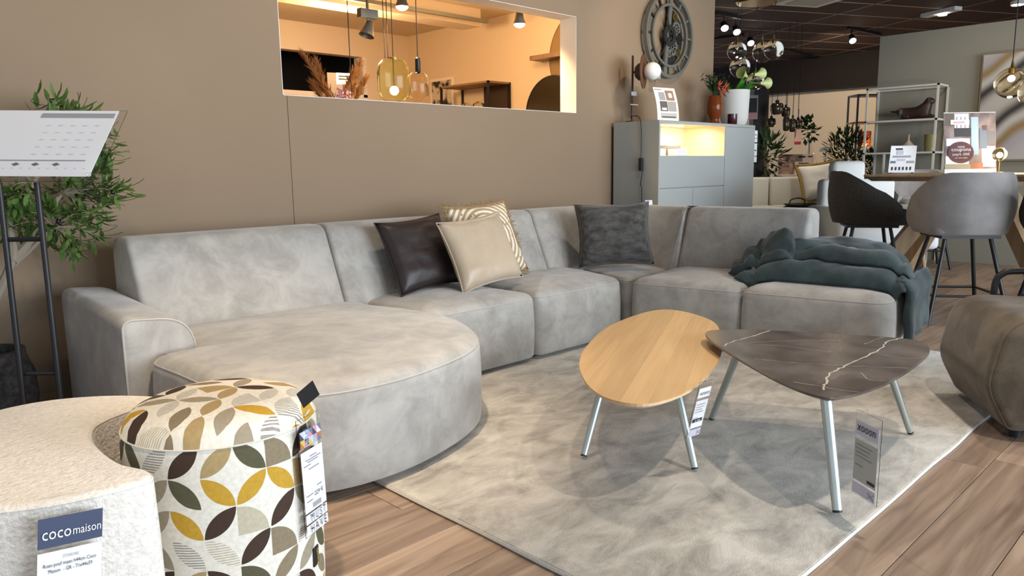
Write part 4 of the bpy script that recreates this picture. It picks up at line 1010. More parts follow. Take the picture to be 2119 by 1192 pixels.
# ================================================================== WALL CLOCK
ck = ony(1387, 74, 3.64); CR = .335
clock = thing('gear_clock', (ck.x, YW-.03, ck.z), 'large round pewter skeleton clock with exposed gears on the tan wall', 'clock')
RY = Matrix.Translation(Vector((ck.x, YW-.05, ck.z))) @ Matrix.Rotation(PI/2, 4, 'X')   # local z -> -Y
def ring(r0, r1, z0, z1, name, m, par, n=56):
    L_ = [[RY @ Vector((r*math.cos(2*PI*k/n), r*math.sin(2*PI*k/n), z)) for k in range(n)] for r, z in ((r0, z0), (r1, z0), (r1, z1), (r0, z1), (r0, z0))]
    return MB().loops(L_, False, False).build(name, m, par, smooth=True, auto=30)
ring(CR-.026, CR, -.02, .015, 'outer_ring', pewter, clock); ring(CR-.105, CR-.085, -.012, .012, 'inner_ring', pewter, clock)
for k in range(12):
    a = k*PI/6; Rk = RY @ Matrix.Rotation(a, 4, 'Z'); MB().box((CR-.09, -.008, -.008), (CR-.03, .008, .01), Rk).build('hour_bar', dpewter if 3 < k < 9 else pewter, clock)
# gear plate: right half with a straight edge leaning with the dial
hp = [(.02*0+math.cos(a)*(CR-.10), math.sin(a)*(CR-.10)) for a in [(-PI/2-.20)+(PI+.14)*k/28 for k in range(29)]]
def dplate(poly, z0, z1, name, m):
    return MB().loops([[RY @ Vector((x, y_, z0)) for x, y_ in poly], [RY @ Vector((x, y_, z1)) for x, y_ in poly]]).build(name, m, clock)
dplate(hp, -.035, -.03, 'gear_backplate', dpewter)
dplate([(-.075, -.30), (-.035, -.30), (.045, .29), (.005, .29)], -.012, .004, 'dial_bar', pewter)
dplate([(-.09, -.315), (-.05, -.315), (.0, -.02), (-.035, -.02)], -.02, -.013, 'dial_bar', dpewter)
def gear(cx_, cy_, r, teeth, name, m, z=0):
    L1 = []; n = teeth*4
    for k in range(n):
        rr_ = r if (k % 4) < 2 else r*.87; L1.append((cx_+rr_*math.cos(2*PI*k/n), cy_+rr_*math.sin(2*PI*k/n)))
    L0 = [(cx_+r*.62*math.cos(2*PI*k/n), cy_+r*.62*math.sin(2*PI*k/n)) for k in range(n)]
    g = MB().loops([[RY @ Vector((x, y_, z)) for x, y_ in L0], [RY @ Vector((x, y_, z)) for x, y_ in L1], [RY @ Vector((x, y_, z+.008)) for x, y_ in L1], [RY @ Vector((x, y_, z+.008)) for x, y_ in L0], [RY @ Vector((x, y_, z)) for x, y_ in L0]], False, False).build(name, m, clock)
    mb = MB()
    for k in range(4):
        a = k*PI/4; dx, dy = math.cos(a)*r*.65, math.sin(a)*r*.65; px_, py_ = -math.sin(a)*r*.07, math.cos(a)*r*.07
        mb.loops([[RY @ Vector((cx_+sx*dx+sy*px_, cy_+sx*dy+sy*py_, zz)) for sx, sy in ((-1, -1), (1, -1), (1, 1), (-1, 1))] for zz in (z+.001, z+.006)])
    mb.build('gear_spokes', m, g)
for a in ((.12, .07, .062, 18, pewter), (.07, -.08, .075, 22, pewter), (.04, -.01, .035, 12, brass), (.15, -.12, .035, 12, brass), (.02, -.13, .04, 14, pewter), (.17, .0, .045, 14, dpewter), (.10, .16, .035, 12, brass)):
    gear(*a[:4], 'gear', a[4], -.018)
ring(.045, .085, -.005, .012, 'hub_ring', dpewter, clock, 32)
for ang, l_ in ((PI/2+.35, .17), (-PI*.72, .22)):
    Rk = RY @ Matrix.Rotation(ang, 4, 'Z'); MB().box((-.03, -.006, .013), (l_, .006, .017), Rk).build('hand', dpewter, clock)
p_ = thing('price_card', (5.2, 3.62, 1.70), 'small clear price card hanging at the clock rim', 'price tag')
pc = ony(1364, 155, 3.61); MB().box((pc.x-.05, 3.612, pc.z-.06), (pc.x+.05, 3.615, pc.z+.05)).build('card', acrylic, p_); MB().box((pc.x-.02, 3.609, pc.z-.03), (pc.x+.02, 3.6115, pc.z+.01)).build('print', print_g, p_)

# ================================================================== ROOM BEHIND THE OPENING
def rail(name, a, b, w, h, m, label, cat='track'):
    a, b = Vector(a), Vector(b); return tag(MB().box((a.x, a.y-w/2, a.z), (b.x, b.y+w/2, a.z+h)).build(name, m), label, cat)
e_ = onz(995, 55, 2.34)
struct('trim_4', MB().box((1.0, e_.y, 2.34), (e_.x, e_.y+.25, IZ)), cream)['label'] = 'cream ceiling beam in the room behind'
rail('track_rail', (1.2, e_.y-.20, 2.33), (e_.x-.1, e_.y-.20, 2.33), .035, .03, pewter, 'grey light track crossing the room behind the opening')
def bulb_spot(name, px, py, D, label, lit=True, ang=None):
    p = atd(px, py, D)
    t = thing(name, tuple(p), label, 'spotlight')
    MB().lathe([(.016, .11), (.02, .10), (.035, .03), (.048, .0), (.044, .0), (.03, .035)], p, 18, False).build('shade', pewter, t, smooth=True)
    MB().tube([p+Vector((0, 0, .10)), Vector((p.x, p.y, IZ))], .008, 8).build('stem', pewter, t)
    if lit: MB().sphere(p+Vector((0, 0, .004)), .042, 16, (1, 1, .7)).build('lit_bulb', bulb_m, t, smooth=True); spot(p+Vector((0, 0, -.04)), p+Vector((.35, .3, -1)), 40, (1, .62, .30), 130, .8)
bulb_spot('track_spotlight', 832, 14, 5.0, 'lit grey spotlight at the top of the opening above the green pendant')
bulb_spot('track_spotlight', 1075, 50, 5.4, 'lit spotlight bulb at the right of the opening')
pw_ = atd(762, 60, 5.2); t = thing('track_spotlight', tuple(pw_), 'unlit grey cone spotlight hanging from the track in the opening', 'spotlight')
Rc = Matrix.Translation(pw_) @ Matrix.Rotation(.35, 4, 'Y')
MB().lathe([(.012, .06), (.025, .05), (.055, -.05), (.05, -.05), (.02, .04)], n=18, cap=False, mtx=Rc).build('shade', pewter, t, smooth=True)
MB().box((pw_.x-.07, pw_.y-.025, pw_.z+.07), (pw_.x+.07, pw_.y+.025, pw_.z+.13)).build('adapter_box', pewter, t); MB().tube([pw_+Vector((0, 0, .05)), pw_+Vector((0, 0, .09))], .008, 8).build('joint', pewter, t); MB().tube([pw_+Vector((0, 0, .12)), Vector((pw_.x, pw_.y, 2.5))], .01, 8).build('stem', pewter, t)
point((3.6, 5.6, 2.1), 46, (1, .62, .30), .15); point((4.6, 4.6, 2.2), 18, (1, .62, .30), .15)
# pendants in the opening
def pend(px, py0, py1, D, rpx, m, label, bulb, prof_=None, cords=1, cap=None):
    c = atd(px, (py0+py1)/2, D); hgt = (py1-py0)*D/FPX; R_ = rpx*D/FPX; b = c-Vector((0, 0, hgt/2))
    t = thing('pendant_lamp', tuple(b), label, 'pendant lamp')
    pr_ = [(.30, 0), (.62, .03), (.88, .12), (1, .25), (1, .70), (.90, .86), (.68, .96), (.35, 1.0)] if prof_ is None else prof_
    n = []
    for i in range(len(pr_)-1):
        for k in range(3): u = k/3; n.append((pr_[i][0]*(1-u)+pr_[i+1][0]*u, pr_[i][1]*(1-u)+pr_[i+1][1]*u))
    n.append(pr_[-1])
    outer = [(r*R_*(1+(.012 if (i % 2) else 0)), z*hgt) for i, (r, z) in enumerate(n)]; inn = [(r*R_*.96, z*hgt) for r, z in n[::-1]]
    MB().lathe(outer+inn, b, 28, False).build('glass_shade', m, t, smooth=True)
    top = b+Vector((0, 0, hgt))
    if cap: MB().lathe([(.012, -.01), (.018, 0), (.018, cap), (.008, cap+.01)], top, 14).build('socket', black, t, smooth=True)
    else: MB().lathe([(R_*.36, -.002), (R_*.36, .006), (.004, .012)], top, 14).build('cap', m if False else brass, t, smooth=True)
    MB().tube([top, Vector((top.x, top.y, IZ))], .003, 6).build('cord', black, t)
    if bulb: MB().sphere(b+Vector((0, 0, hgt*.26)), .028, 14).build('lit_bulb', bulb_m, t, smooth=True); point(b+Vector((0, 0, hgt*.26)), 4, (1, .75, .4), .03); MB().tube([b+Vector((0, 0, hgt*.3)), top], .005, 6).build('stem', brass, t)
    return t
pend(815, 123, 209, 4.9, 34, yglass, 'lit yellow green ribbed glass pendant in the wall opening', True)
pend(866, 150, 208, 5.0, 21, cglass, 'clear champagne glass pendant with black socket in the opening', False, cap=.085)
for px, py, lb in ((728, 200, 'thin black hanging cord over the pampas grass'), (797, 122, 'left thin black cord over the green pendant'), (803, 122, 'right thin black cord over the green pendant')):
    p = atd(px, py, 5.15); tag(MB().tube([p, Vector((p.x+random.uniform(-.01, .01), p.y, IZ))], .003, 6).build('hanging_cord', black), lb, 'cord')
# pampas in a tall floor vase
vp = atd(672, 215, 5.3); base = Vector((vp.x, vp.y, 0))
pv = thing('pampas_vase', tuple(base), 'dried brown pampas plumes with pink flowers in the wall opening', 'plant')
MB().lathe([(.09, 0), (.13, .2), (.15, .7), (.09, 1.15), (.06, vp.z-.12), (.07, vp.z-.08)], base, 20).build('floor_vase', ceramic, pv, smooth=True)
rp3 = random.Random(8)
def plume(px0, py0, px1, py1, D, spread):
    a, b = atd(px0, py0, D), atd(px1, py1, D); mb = MB(); mb.tube([base+Vector((0, 0, vp.z-.1)), a, b], .003, 5)
    for k in range(420):
        t_ = rp3.random()**.8; p = a.lerp(b, t_); s_ = spread*(1-t_*.75); d = (b-a).normalized()*.8+Vector((rp3.uniform(-1, 1), rp3.uniform(-1, 1), rp3.uniform(-.3, .6)))*.55
        q = p+Vector((rp3.uniform(-s_, s_), rp3.uniform(-s_, s_), 0))*.4; e2 = q+d*.065; w_ = Vector((rp3.uniform(-1, 1), rp3.uniform(-1, 1), rp3.uniform(-1, 1)))*.004
        mb.add([q-w_, q+w_, e2], [(0, 1, 2)])
    mb.build('plume', pampas_m, pv)
for a in ((688, 205, 628, 112, 5.3, .06), (680, 205, 655, 130, 5.35, .05), (722, 205, 745, 135, 5.3, .05), (710, 205, 730, 150, 5.25, .04), (735, 208, 755, 165, 5.3, .04), (668, 205, 650, 175, 5.3, .04)): plume(*a)
fm = MB()
for k in range(70):
    p = atd(712+rp3.uniform(-14, 14), 195+rp3.uniform(-11, 9), 5.2); w_ = [Vector((rp3.uniform(-1, 1), rp3.uniform(-1, 1), rp3.uniform(-1, 1)))*.012 for _ in range(2)]; fm.add([p-w_[0], p+w_[1], p+w_[0], p-w_[1]], [(0, 1, 2, 3)])
tag(fm.build('pink_flowers', pinkfl, pv), kind='stuff')
# little sign beside the pampas
s0 = atd(700, 170, 6.8); sgn = thing('wall_notice', (s0.x, s0.y, 0), 'grey notice board with small white card beyond the pampas', 'sign')
R45 = Matrix.Translation((s0.x, s0.y, 0)) @ Matrix.Rotation(-.3, 4, 'Z')
MB().box((-.10, -.01, .02), (.18, .01, s0.z+.08), R45).build('board', mat('dim_board', (.16, .14, .12), .7), sgn); MB().box((-.02, -.014, s0.z-.02), (.12, -.0105, s0.z+.08), R45).build('card', paper, sgn)
MB().box((0, -.017, s0.z+.045), (.10, -.0145, s0.z+.058), R45).box((0, -.017, s0.z+.02), (.08, -.0145, s0.z+.033), R45).build('print', print_k, sgn)
# open black display case on the side wall
k0, k1, kx, kz = 5.53, 6.25, 5.11, 1.844
dc = thing('display_case', (5.27, 6.1, 0), 'black framed open display case with marble back on the side wall of the room behind', 'cabinet')
for x_ in (kx, IX-.02):
    for y_ in (k0, k1): MB().box((x_, y_, 0), (x_+.02, y_+.02, kz)).build('post', black, dc)
MB().box((kx, k0, kz-.018), (IX-.001, k1+.02, kz)).build('top_panel', mat('walnut_panel', (.25, .15, .08), .5), dc)
for z_ in (1.25, .7, .1): MB().box((kx, k0, z_), (IX-.001, k1+.02, z_+.02)).build('shelf', black, dc)
MB().box((IX-.03, k0+.02, 1.27), (IX-.022, k1-.35, 1.60)).build('back_panel', stone_d, dc); MB().box((IX-.03, k0+.02, 1.60), (IX-.022, k1-.35, kz-.02)).build('back_panel', mat('umber_panel', (.035, .02, .012), .6), dc)
jar = Vector((5.24, 6.15, 1.27)); 
for px, py_, D in ((965, 205, 6.55), (990, 205, 6.5)):
    p = onx(px, py_, 5.26); p.z = 1.2705; tag(MB().lathe([(.06, 0), (.07, .02), (.07, .33), (.055, .38), (.02, .40), (.018, .40), (.05, .37), (.065, .32), (.065, .025), (.001, .015)], p, 20, False).build('glass_cloche', glass, smooth=True), ('left' if px < 980 else 'right')+' glass cloche standing in the black display case', 'glass')
pc0 = onx(890, 165, IX-.03); pc1 = onx(937, 158, IX-.03)
pic = thing('framed_picture', (IX-.02, 6.6, 1.3), 'framed black and white photograph beside the display case', 'picture')
MB().box((IX-.03, pc1.y, 1.45), (IX-.003, pc0.y, pc0.z)).build('frame', paperw, pic); MB().box((IX-.034, pc1.y+.03, 1.48), (IX-.0305, pc0.y-.03, pc0.z-.03)).build('print', mat('ink_photo', (.02, .018, .016), .6, col2=(.62, .56, .48), scale=7, detail=3, lo=.45, hi=.55), pic)
dm = onx(1143, 228, IX-.05); dcr = .34
disc = thing('round_mirror', (IX-.04, dm.y, dm.z), 'dark round mirror on the side wall at the right of the opening', 'mirror')
MX = Matrix.Translation((IX-.03, dm.y+.0, onx(1137, 160, IX).z-dcr)) @ Matrix.Rotation(-PI/2, 4, 'Y')
MB().lathe([(.001, .0), (dcr, 0), (dcr, .02), (.001, .02)], n=48, mtx=MX).build('mirror_plate', mirrord, disc, smooth=True, auto=30)
MB().lathe([(dcr, -.004), (dcr+.01, -.004), (dcr+.01, .024), (dcr, .024)], n=48, cap=False, mtx=MX).build('rim', black, disc, smooth=True, auto=30)
m2 = onx(1200, 120, IX); d2 = .42
dz = thing('bronze_mirror', (IX-.02, m2.y, m2.z), 'pale bronze round mirror above the dark one in the opening', 'mirror')
MX2 = Matrix.Translation((IX-.004, onx(1140, 130, IX).y-d2, 2.0)) @ Matrix.Rotation(-PI/2, 4, 'Y')
MB().lathe([(.001, .0), (d2, 0), (d2, .012), (.001, .012)], n=48, mtx=MX2).build('mirror_plate', mirrorl, dz, smooth=True, auto=30); MB().lathe([(d2, 0), (d2+.006, 0), (d2+.006, .014), (d2, .014)], n=48, cap=False, mtx=MX2).build('rim', brass, dz)
sb = onx(1105, 122, IX-.1); tag(MB().box((IX-.16, 4.0, sb.z-.02), (IX-.022, sb.y, sb.z+.02)).box((IX-.022, sb.y-.03, sb.z-.02), (IX-.001, sb.y, sb.z+.02)).build('wall_shelf', stone_d), 'narrow brown wall shelf at the right of the opening', 'shelf')

# ================================================================== BAR TABLE GROUP
BZ = .916
bc = onz(1783, 362, BZ); bx0 = bc.x; by1 = bc.y
bt = thing('bar_table', (bx0+.45, by1-1.0, 0), 'oak bar table with splayed beam legs in front of the grey wall', 'table')
tp = roundpoly([(bx0, by1), (bx0, by1-2.1), (bx0+.95, by1-2.1), (bx0+.95, by1)], .05)
if area2(tp) < 0: tp = tp[::-1]
MB().loops([[(x, y_, BZ-.045) for x, y_ in inset(tp, .06)], [(x, y_, BZ-.012) for x, y_ in tp], [(x, y_, BZ) for x, y_ in tp]]).build('tabletop', oakd, bt)
def beam(a, b, w, name='leg'):
    a, b = Vector(a), Vector(b); d = (b-a).normalized(); s1 = d.cross(Vector((0, 0, 1))).normalized()*w*.5; s2 = d.cross(s1).normalized()*w*.62
    MB().loops([[p+s1+s2, p-s1+s2, p-s1-s2, p+s1-s2] for p in (a, b)]).build(name, oakd, bt)
tcx = bx0+.47; tcy = onx(2010, 480, bx0+.47).y
for sx, sy in ((-1, 1), (-1, -1), (1, 1), (1, -1)): beam((tcx+sx*.40, tcy+sy*.62, 0.004), (tcx-sx*.0+sx*.06, tcy+sy*.12, BZ-.045), .085)
MB().box((tcx-.16, tcy-.25, BZ-.085), (tcx+.16, tcy+.25, BZ-.045)).build('apron', oakd, bt)
def stool(c, yaw, m, label, w=.56, zt=.93, zb=.58, legs=True, seat_m=None):
    t = thing('bar_stool', (c[0], c[1], 0), label, 'bar stool', 'bar stools at the oak table', yaw)
    # shell: wraps round the back (local -y is the back), arms drop toward the front
    n = 28; rows = 8; L_ = []
    def shell(i, j, off):
        a = -PI/2+(-1+2*i/n)*2.15; q = abs(-1+2*i/n)
        top = zt-(zt-zb-.13)*(max(0, q-.32)/.68)**1.25*1.0; v = j/rows
        z = zb+(top-zb)*v; bul = 1+.06*math.sin(v*PI)-.10*(1-v)**3
        rx = (w/2-off)*bul; ry = (.27-off)*bul
        return Vector((rx*math.cos(a), ry*math.sin(a)+(.02 if math.sin(a) > 0 else 0), z-(off*.3 if j == rows else 0)))
    for j in range(rows+1): L_.append([shell(i, j, 0) for i in range(n+1)])
    for j in range(rows, -1, -1): L_.append([shell(i, j, .045) for i in range(n+1)])
    mb = MB().loops(L_, False, False, False)
    mm = len(L_)  # close the two front edges
    for e in (0, n): mb.f.append(tuple(r_*(n+1)+e for r_ in range(mm)))
    mb.build('shell', m, t, smooth=True, local=True, auto=60)
    st_ = roundpoly([(-w/2+.05, -.2), (w/2-.05, -.2), (w/2-.06, .25), (-w/2+.06, .25)], .12, 5); 
    puffy(dense(st_, .06), zb-.01, zb+.10, .04, .015, 5, .02).build('seat', seat_m or m, t, smooth=True, local=True, auto=60)
    MB().box((-.17, -.17, zb-.03), (.17, .17, zb-.008)).build('under_frame', black, t, local=True)
    for sx in (-1, 1):
        for sy in (-1, 1): MB().tube([(sx*.235, sy*.225, 0), (sx*.13, sy*.12, zb-.02)], .0125, 10).build('leg', black, t, smooth=True, local=True)
    k = .77; f_ = lambda sx, sy: (sx*(.235-.105*.30), sy*(.225-.105*.30), .175)
    for a, b in (((-1, -1), (1, -1)), ((1, -1), (1, 1)), ((1, 1), (-1, 1)), ((-1, 1), (-1, -1))): MB().tube([f_(*a), f_(*b)], .008, 8).build('foot_rail', black, t, smooth=True, local=True)
    return t
s1 = atd(1999, 425, 4.62); s2 = atd(1800, 410, 5.45)
stool((s1.x+.13, s1.y+.06), math.radians(-52), stool_l, 'pale mauve velvet bar stool nearest to the lounge seat', .575, .935, .56)
stool((s2.x, s2.y), math.radians(-150), stool_d, 'charcoal bar stool at the table end nearest to the sofa', .56, .945, .575)
s3 = atd(2236, 440, 4.38); stool((s3.x, s3.y), math.radians(-60), stool_d, 'dark bar stool half cut off at the right edge', .56, .95, .58)
s4 = atd(1908, 400, 7.2); stool((s4.x, s4.y), math.radians(120), stool_l, 'pale bar stool on the far side of the oak table', .56, .93, .56)
MB_ = None
# poster on the bar table
D_ = (onz(1955, 357, BZ)-Vector(_c)).dot(Vector(_fw))
def flat_sign(q_bl, q_br, q_tl, D, name, label, zb=None):
    bl_, br_, tl_ = atd(*q_bl, D), atd(*q_br, D), atd(*q_tl, D)
    r_ = (br_-bl_); r_.z = 0; wv = r_.length; r_.normalize(); u_ = tl_-bl_; u_ = (u_-r_*u_.dot(r_)).normalized(); hv = (tl_-bl_).dot(u_)
    if zb is not None: bl_.z = zb
    return thing(name, tuple(bl_), label, 'sign'), bl_, r_, u_, wv, hv
PD = (onx(1955, 354, bx0+.5)-Vector(_c)).dot(Vector(_fw))
po, o, r_, u_, wv, hv = flat_sign((1955, 354), (2062, 354), (1962, 228), PD, 'poster_stand', 'coupon poster in clear stand on the bar table', BZ+.001)
n_ = r_.cross(u_)
MB().slab(o, r_, u_, wv, hv, .006).build('acrylic_stand', paper, po)
def pp(x, y, w, h, m, name='photo_print', lift=.0015): return panel(o, r_, u_, x*wv, y*hv, w*wv, h*hv, m, name, po, lift)
pp(.0, .07, 1, .92, mat('interior_photo', (.10, .07, .065), .6, col2=(.28, .22, .21), scale=9, detail=3))
pp(.02, .78, .18, .2, mat('olive_photo', (.10, .085, .06), .6), lift=.0025); pp(.20, .62, .28, .36, mat('window_photo', (.52, .54, .58), .6), lift=.0025)
for k in range(3): pp(.24+.08*k, .62, .012, .3, teal_p, 'window_bar', .0035)
pp(.20, .60, .32, .14, print_k, 'screen_print', .004); pp(.04, .45, .45, .12, paper, 'sofa_print', .003); pp(.02, .12, .45, .16, paper, 'sofa_print', .003); pp(.72, .10, .26, .34, paper, 'sofa_print', .003)
pp(.52, .30, .14, .62, skyp, 'curtain_print', .003); pp(.68, .40, .14, .34, teal_p, 'figure_print', .004); pp(.82, .46, .16, .22, mat('grey_cushion_print', (.15, .15, .16), .6), 'cushion_print', .0045); pp(.74, .70, .08, .08, mat('hair_print', (.12, .07, .06), .6), 'figure_print', .005)
pp(.0, .07, .55, .08, mat('carpet_print', (.42, .38, .25), .6), 'floor_print', .0045); pp(.5, .07, .24, .10, orange_p, 'floor_print', .005)
pp(.12, .80, .36, .075, paper, 'logo_card', .0065); text('xooon', hv*.07, o+r_*wv*.17+u_*hv*.815+n_*.0085, r_, u_, 'lettering', print_r, po)
bcn = o+r_*wv*.31+u_*hv*.34+n_*.007; MB().loops([[bcn+r_*math.cos(2*PI*k/32)*wv*.25*s_+u_*math.sin(2*PI*k/32)*wv*.21*s_+n_*l_ for k in range(32)] for s_, l_ in ((1, -.002), (1, 0))]).build('badge', maroon, po)
for s_, sz, dy, sq_ in (('OFFRES', .035, .075, 1), ('coupons', .082, .02, 1.1), ("jusqu'à -300€", .055, -.05, .9), ('sur votre salon', .032, -.10, 1)): text(s_, sz*hv*1.05, bcn+u_*hv*dy+n_*.002, r_, u_, 'lettering', paper, po, 'CENTER', sq_)
# tilted data sheet
dsn, o, r_, u_, wv, hv = flat_sign((1838, 352), (1892, 353), (1857, 290), PD+.1, 'data_sheet', 'tilted white data sheet with sofa drawing on the bar table', BZ+.012)
u_ = (u_+Vector((.25, .25, 0))).normalized(); r_ = (r_-u_*r_.dot(u_)).normalized(); n_ = r_.cross(u_)
sk_ = .30
def sp4(x0, y0, x1, y1, m, name, lift):
    f_ = lambda x, y: o+r_*wv*(x+sk_*y*1.05)+u_*hv*y+n_*lift
    return MB().loops([[f_(x0, y0), f_(x1, y0), f_(x1, y1), f_(x0, y1)], [f_(x0, y0)-n_*.0015, f_(x1, y0)-n_*.0015, f_(x1, y1)-n_*.0015, f_(x0, y1)-n_*.0015]]).build(name, m, dsn)
sp4(0, 0, 1, 1.0, paper, 'sheet', 0)
for a in ((.2, .84, .46, .90, print_k), (.12, .55, .80, .62, print_g), (.25, .66, .50, .82, lilac), (.05, .34, .24, .42, teal_p), (.66, .34, .95, .42, print_g), (.3, .42, .6, .5, lilac)): sp4(*a[:4], a[4], 'drawing_print', .003)
for k in range(6): sp4(.10+.14*k, .08, .16+.14*k, .20, print_k, 'sample_print', .003)
MB().slab(o-n_*.02, r_, Vector((0, 0, 1)), wv, .012, .03).build('holder_base', acrylic, dsn)
# globe table lamp on the bar table
gl = onx(2066, 352, bx0+.55); gl.z = BZ
gt = thing('globe_lamp', tuple(gl), 'small lit glass globe lamp on the bar table', 'lamp')
MB().lathe([(.04, 0), (.04, .008), (.006, .012), (.006, .09)], gl, 18).build('base', brass, gt, smooth=True); MB().sphere(gl+Vector((0, 0, .13)), .048, 18).build('globe', amberg, gt, smooth=True); MB().sphere(gl+Vector((0, 0, .125)), .017, 10).build('lit_bulb', bulb_m, gt, smooth=True); point(gl+Vector((0, -.07, .15)), 5, (1, .72, .4), .03)
# globe pendants over the bar table
def globe(px, py, D, rpx, label, group, glassm, lit=False, brassy=True, ctop=CEIL):
    c = atd(px, py, D); R_ = rpx*D/FPX; t = thing('globe_pendant', tuple(c-Vector((0, 0, R_))), label, 'pendant lamp', group)
    k = 14; out = [(R_*math.sin(.25+(PI-.25)*(1-i/k)), -R_*math.cos((PI-.25)*(i/k))) for i in range(k+1)]
    out = [(max(.002, R_*math.sin((PI-.28)*i/k)), -R_*math.cos((PI-.28)*i/k)) for i in range(k+1)]
    MB().lathe(out, c, 24, False).build('glass_globe', glassm, t, smooth=True)
    MB().lathe([(.02, R_*.55), (.022, R_*.97), (.012, R_*1.05), (.006, R_*1.5)], c, 14).build('socket', brass, t, smooth=True)
    MB().tube([c+Vector((0, 0, R_*1.4)), Vector((c.x, c.y, ctop))], .004, 6).build('cord', black, t)
    MB().sphere(c+Vector((0, 0, R_*.25)), .022 if lit else .016, 10).build('lit_bulb' if lit else 'bulb', bulb_m if lit else glass, t, smooth=True)
    if lit: point(c+Vector((0, 0, -R_*1.3)), 5, (1, .75, .45), .03)
globe(2092, 172, 5.9, 31, 'lit amber globe pendant at the right edge over the bar table', 'amber globes over the bar table', amberg, True)
globe(2142, 190, 5.55, 31, 'amber globe pendant cut off by the right edge', 'amber globes over the bar table', amberg, True)
for i, (px, py, r_, lb) in enumerate(((1525, 106, 20, 'clear globe pendant at the left of the cluster'), (1531, 139, 21, 'lower left clear globe pendant above the red lilies'), (1578, 108, 21, 'middle clear globe pendant of the cluster'), (1601, 103, 20, 'rightmost clear globe pendant of the cluster'), (1563, 168, 18, 'lowest clear globe pendant behind the calla lilies'))):
    globe(px, py, 8.5+.2*(i % 3), r_, lb, 'glass globe cluster', cglass, ctop=CEIL-.0545 if (atd(px, py, 8.5+.2*(i % 3)).xy-onz(1567, 6, CEIL-.05).xy).length < .225 else CEIL)
cn = onz(1567, 6, CEIL-.05); tag(MB().lathe([(.22, 0), (.235, .02), (.235, .05), (.001, .05)], (cn.x, cn.y, CEIL-.055), 32).build('pendant_canopy', brass, smooth=True, auto=30), 'round brass ceiling canopy above the globe cluster', 'lamp canopy')
# shelf, dog, vases, painting on the grey wall
sx0 = GX-.32; sy0, sy1 = 2.44, 3.12; szt = 1.752
rk = thing('metal_rack', (GX-.16, 2.78, 0), 'pale thin metal wall rack holding a dog figure', 'shelf')
for x_ in (sx0, GX-.02):
    for y_ in (sy0, sy1-.018): MB().box((x_, y_, 0), (x_+.018, y_+.018, szt)).build('post', rackm, rk)
for x_ in (sx0, GX-.02): MB().box((x_, sy0, szt-.018), (x_+.018, sy1, szt)).build('top_rail', rackm, rk)
for y_ in (sy0, sy1-.018): MB().box((sx0, y_, szt-.018), (GX-.003, y_+.018, szt)).build('top_rail', rackm, rk)
for z_ in (1.405, 1.085, .55, .15): MB().box((sx0, sy0, z_), (GX-.003, sy1, z_+.018)).build('shelf', rackm, rk)
MB().box((sx0, 2.90, .16), (sx0+.018, 2.918, 1.085)).build('post', rackm, rk)
dg = onx(1892, 243, sx0+.15); dg.z = 1.434; dg.x = sx0+.15
dgt = thing('dog_figurine', tuple(dg), 'dark bronze lying dog figurine on the pale rack', 'figurine')
def skin(pts, edges, rad, name, m, parent):
    me = bpy.data.meshes.new(name); me.from_pydata(pts, edges, []); o = bpy.data.objects.new(name, me); C.objects.link(o)
    o.modifiers.new('s', 'SKIN'); sd = o.modifiers.new('d', 'SUBSURF'); sd.levels = 2; sd.render_levels = 2
    for i, v in enumerate(me.skin_vertices[0].data): v.radius = (rad[i][0], rad[i][1]) if isinstance(rad[i], tuple) else (rad[i], rad[i]); v.use_root = (i == 0)
    dgp = bpy.context.evaluated_depsgraph_get(); m2_ = bpy.data.meshes.new_from_object(o.evaluated_get(dgp)); bpy.data.objects.remove(o)
    o = bpy.data.objects.new(name, m2_); C.objects.link(o); m2_.materials.clear(); m2_.materials.append(m); o.parent = parent; OFF[o.name] = OFF[parent.name]
    for p in m2_.polygons: p.use_smooth = True
    return o
# local axis: dog faces -Y (to the right in the photo)
dpts = [(0, .06, .055), (0, .13, .05), (0, -.03, .06), (0, -.09, .08), (0, -.12, .135), (0, -.13, .175), (0, -.185, .16), (.03, -.12, .02), (-.03, -.12, .02), (.03, -.19, .014), (-.03, -.19, .014), (.04, .10, .025), (-.04, .10, .025), (.045, .03, .016), (-.045, .03, .016), (0, .19, .075), (0, .235, .085)]
dedg = [(0, 1), (0, 2), (2, 3), (3, 4), (4, 5), (5, 6), (3, 7), (3, 8), (7, 9), (8, 10), (1, 11), (1, 12), (11, 13), (12, 14), (1, 15), (15, 16)]
skin(dpts, dedg, [.062, .056, .064, .055, .042, .05, .024, .022, .022, .014, .014, .028, .028, .015, .015, .012, .006], 'body', dogm, dgt)
MB().sphere(Vector(dg)+Vector((.033, -.125, .165)), .028, 10, (.3, .7, 1.2)).build('ear', dogm, dgt, smooth=True); MB().sphere(Vector(dg)+Vector((-.033, -.125, .165)), .028, 10, (.3, .7, 1.2)).build('ear', dogm, dgt, smooth=True)
MB().sphere(Vector(dg)+Vector((-.028, -.105, .085)), .03, 12, (.6, .8, 1.4)).build('chest_patch', dogl, dgt, smooth=True)
va_ = onx(1880, 290, sx0+.15); va_.z = 1.1035; va_.x = sx0+.15
tag(MB().lathe([(.03, 0), (.06, .03), (.065, .06), (.03, .095), (.010, .12), (.010, .17), (.012, .175)], va_, 20).build('bottle_vase', mat('pink_stone', (.40, .34, .27), .6), smooth=True), 'small round vase with thin neck on the middle shelf of the pale rack', 'vase')
vb = onx(1925, 290, sx0+.15); vb.z = 1.1035; vb.x = sx0+.15; vb.y = max(vb.y, sy0+.09)
tag(MB().lathe([(.045, 0), (.05, .02), (.05, .05), (.055, .06), (.055, .16), (.06, .17), (.055, .17), (.05, .06)], vb, 20, False).build('lantern_vase', mat('olive_glass', (.22, .19, .08), .2), smooth=True), 'olive glass lantern at the right of the middle rack shelf', 'vase')
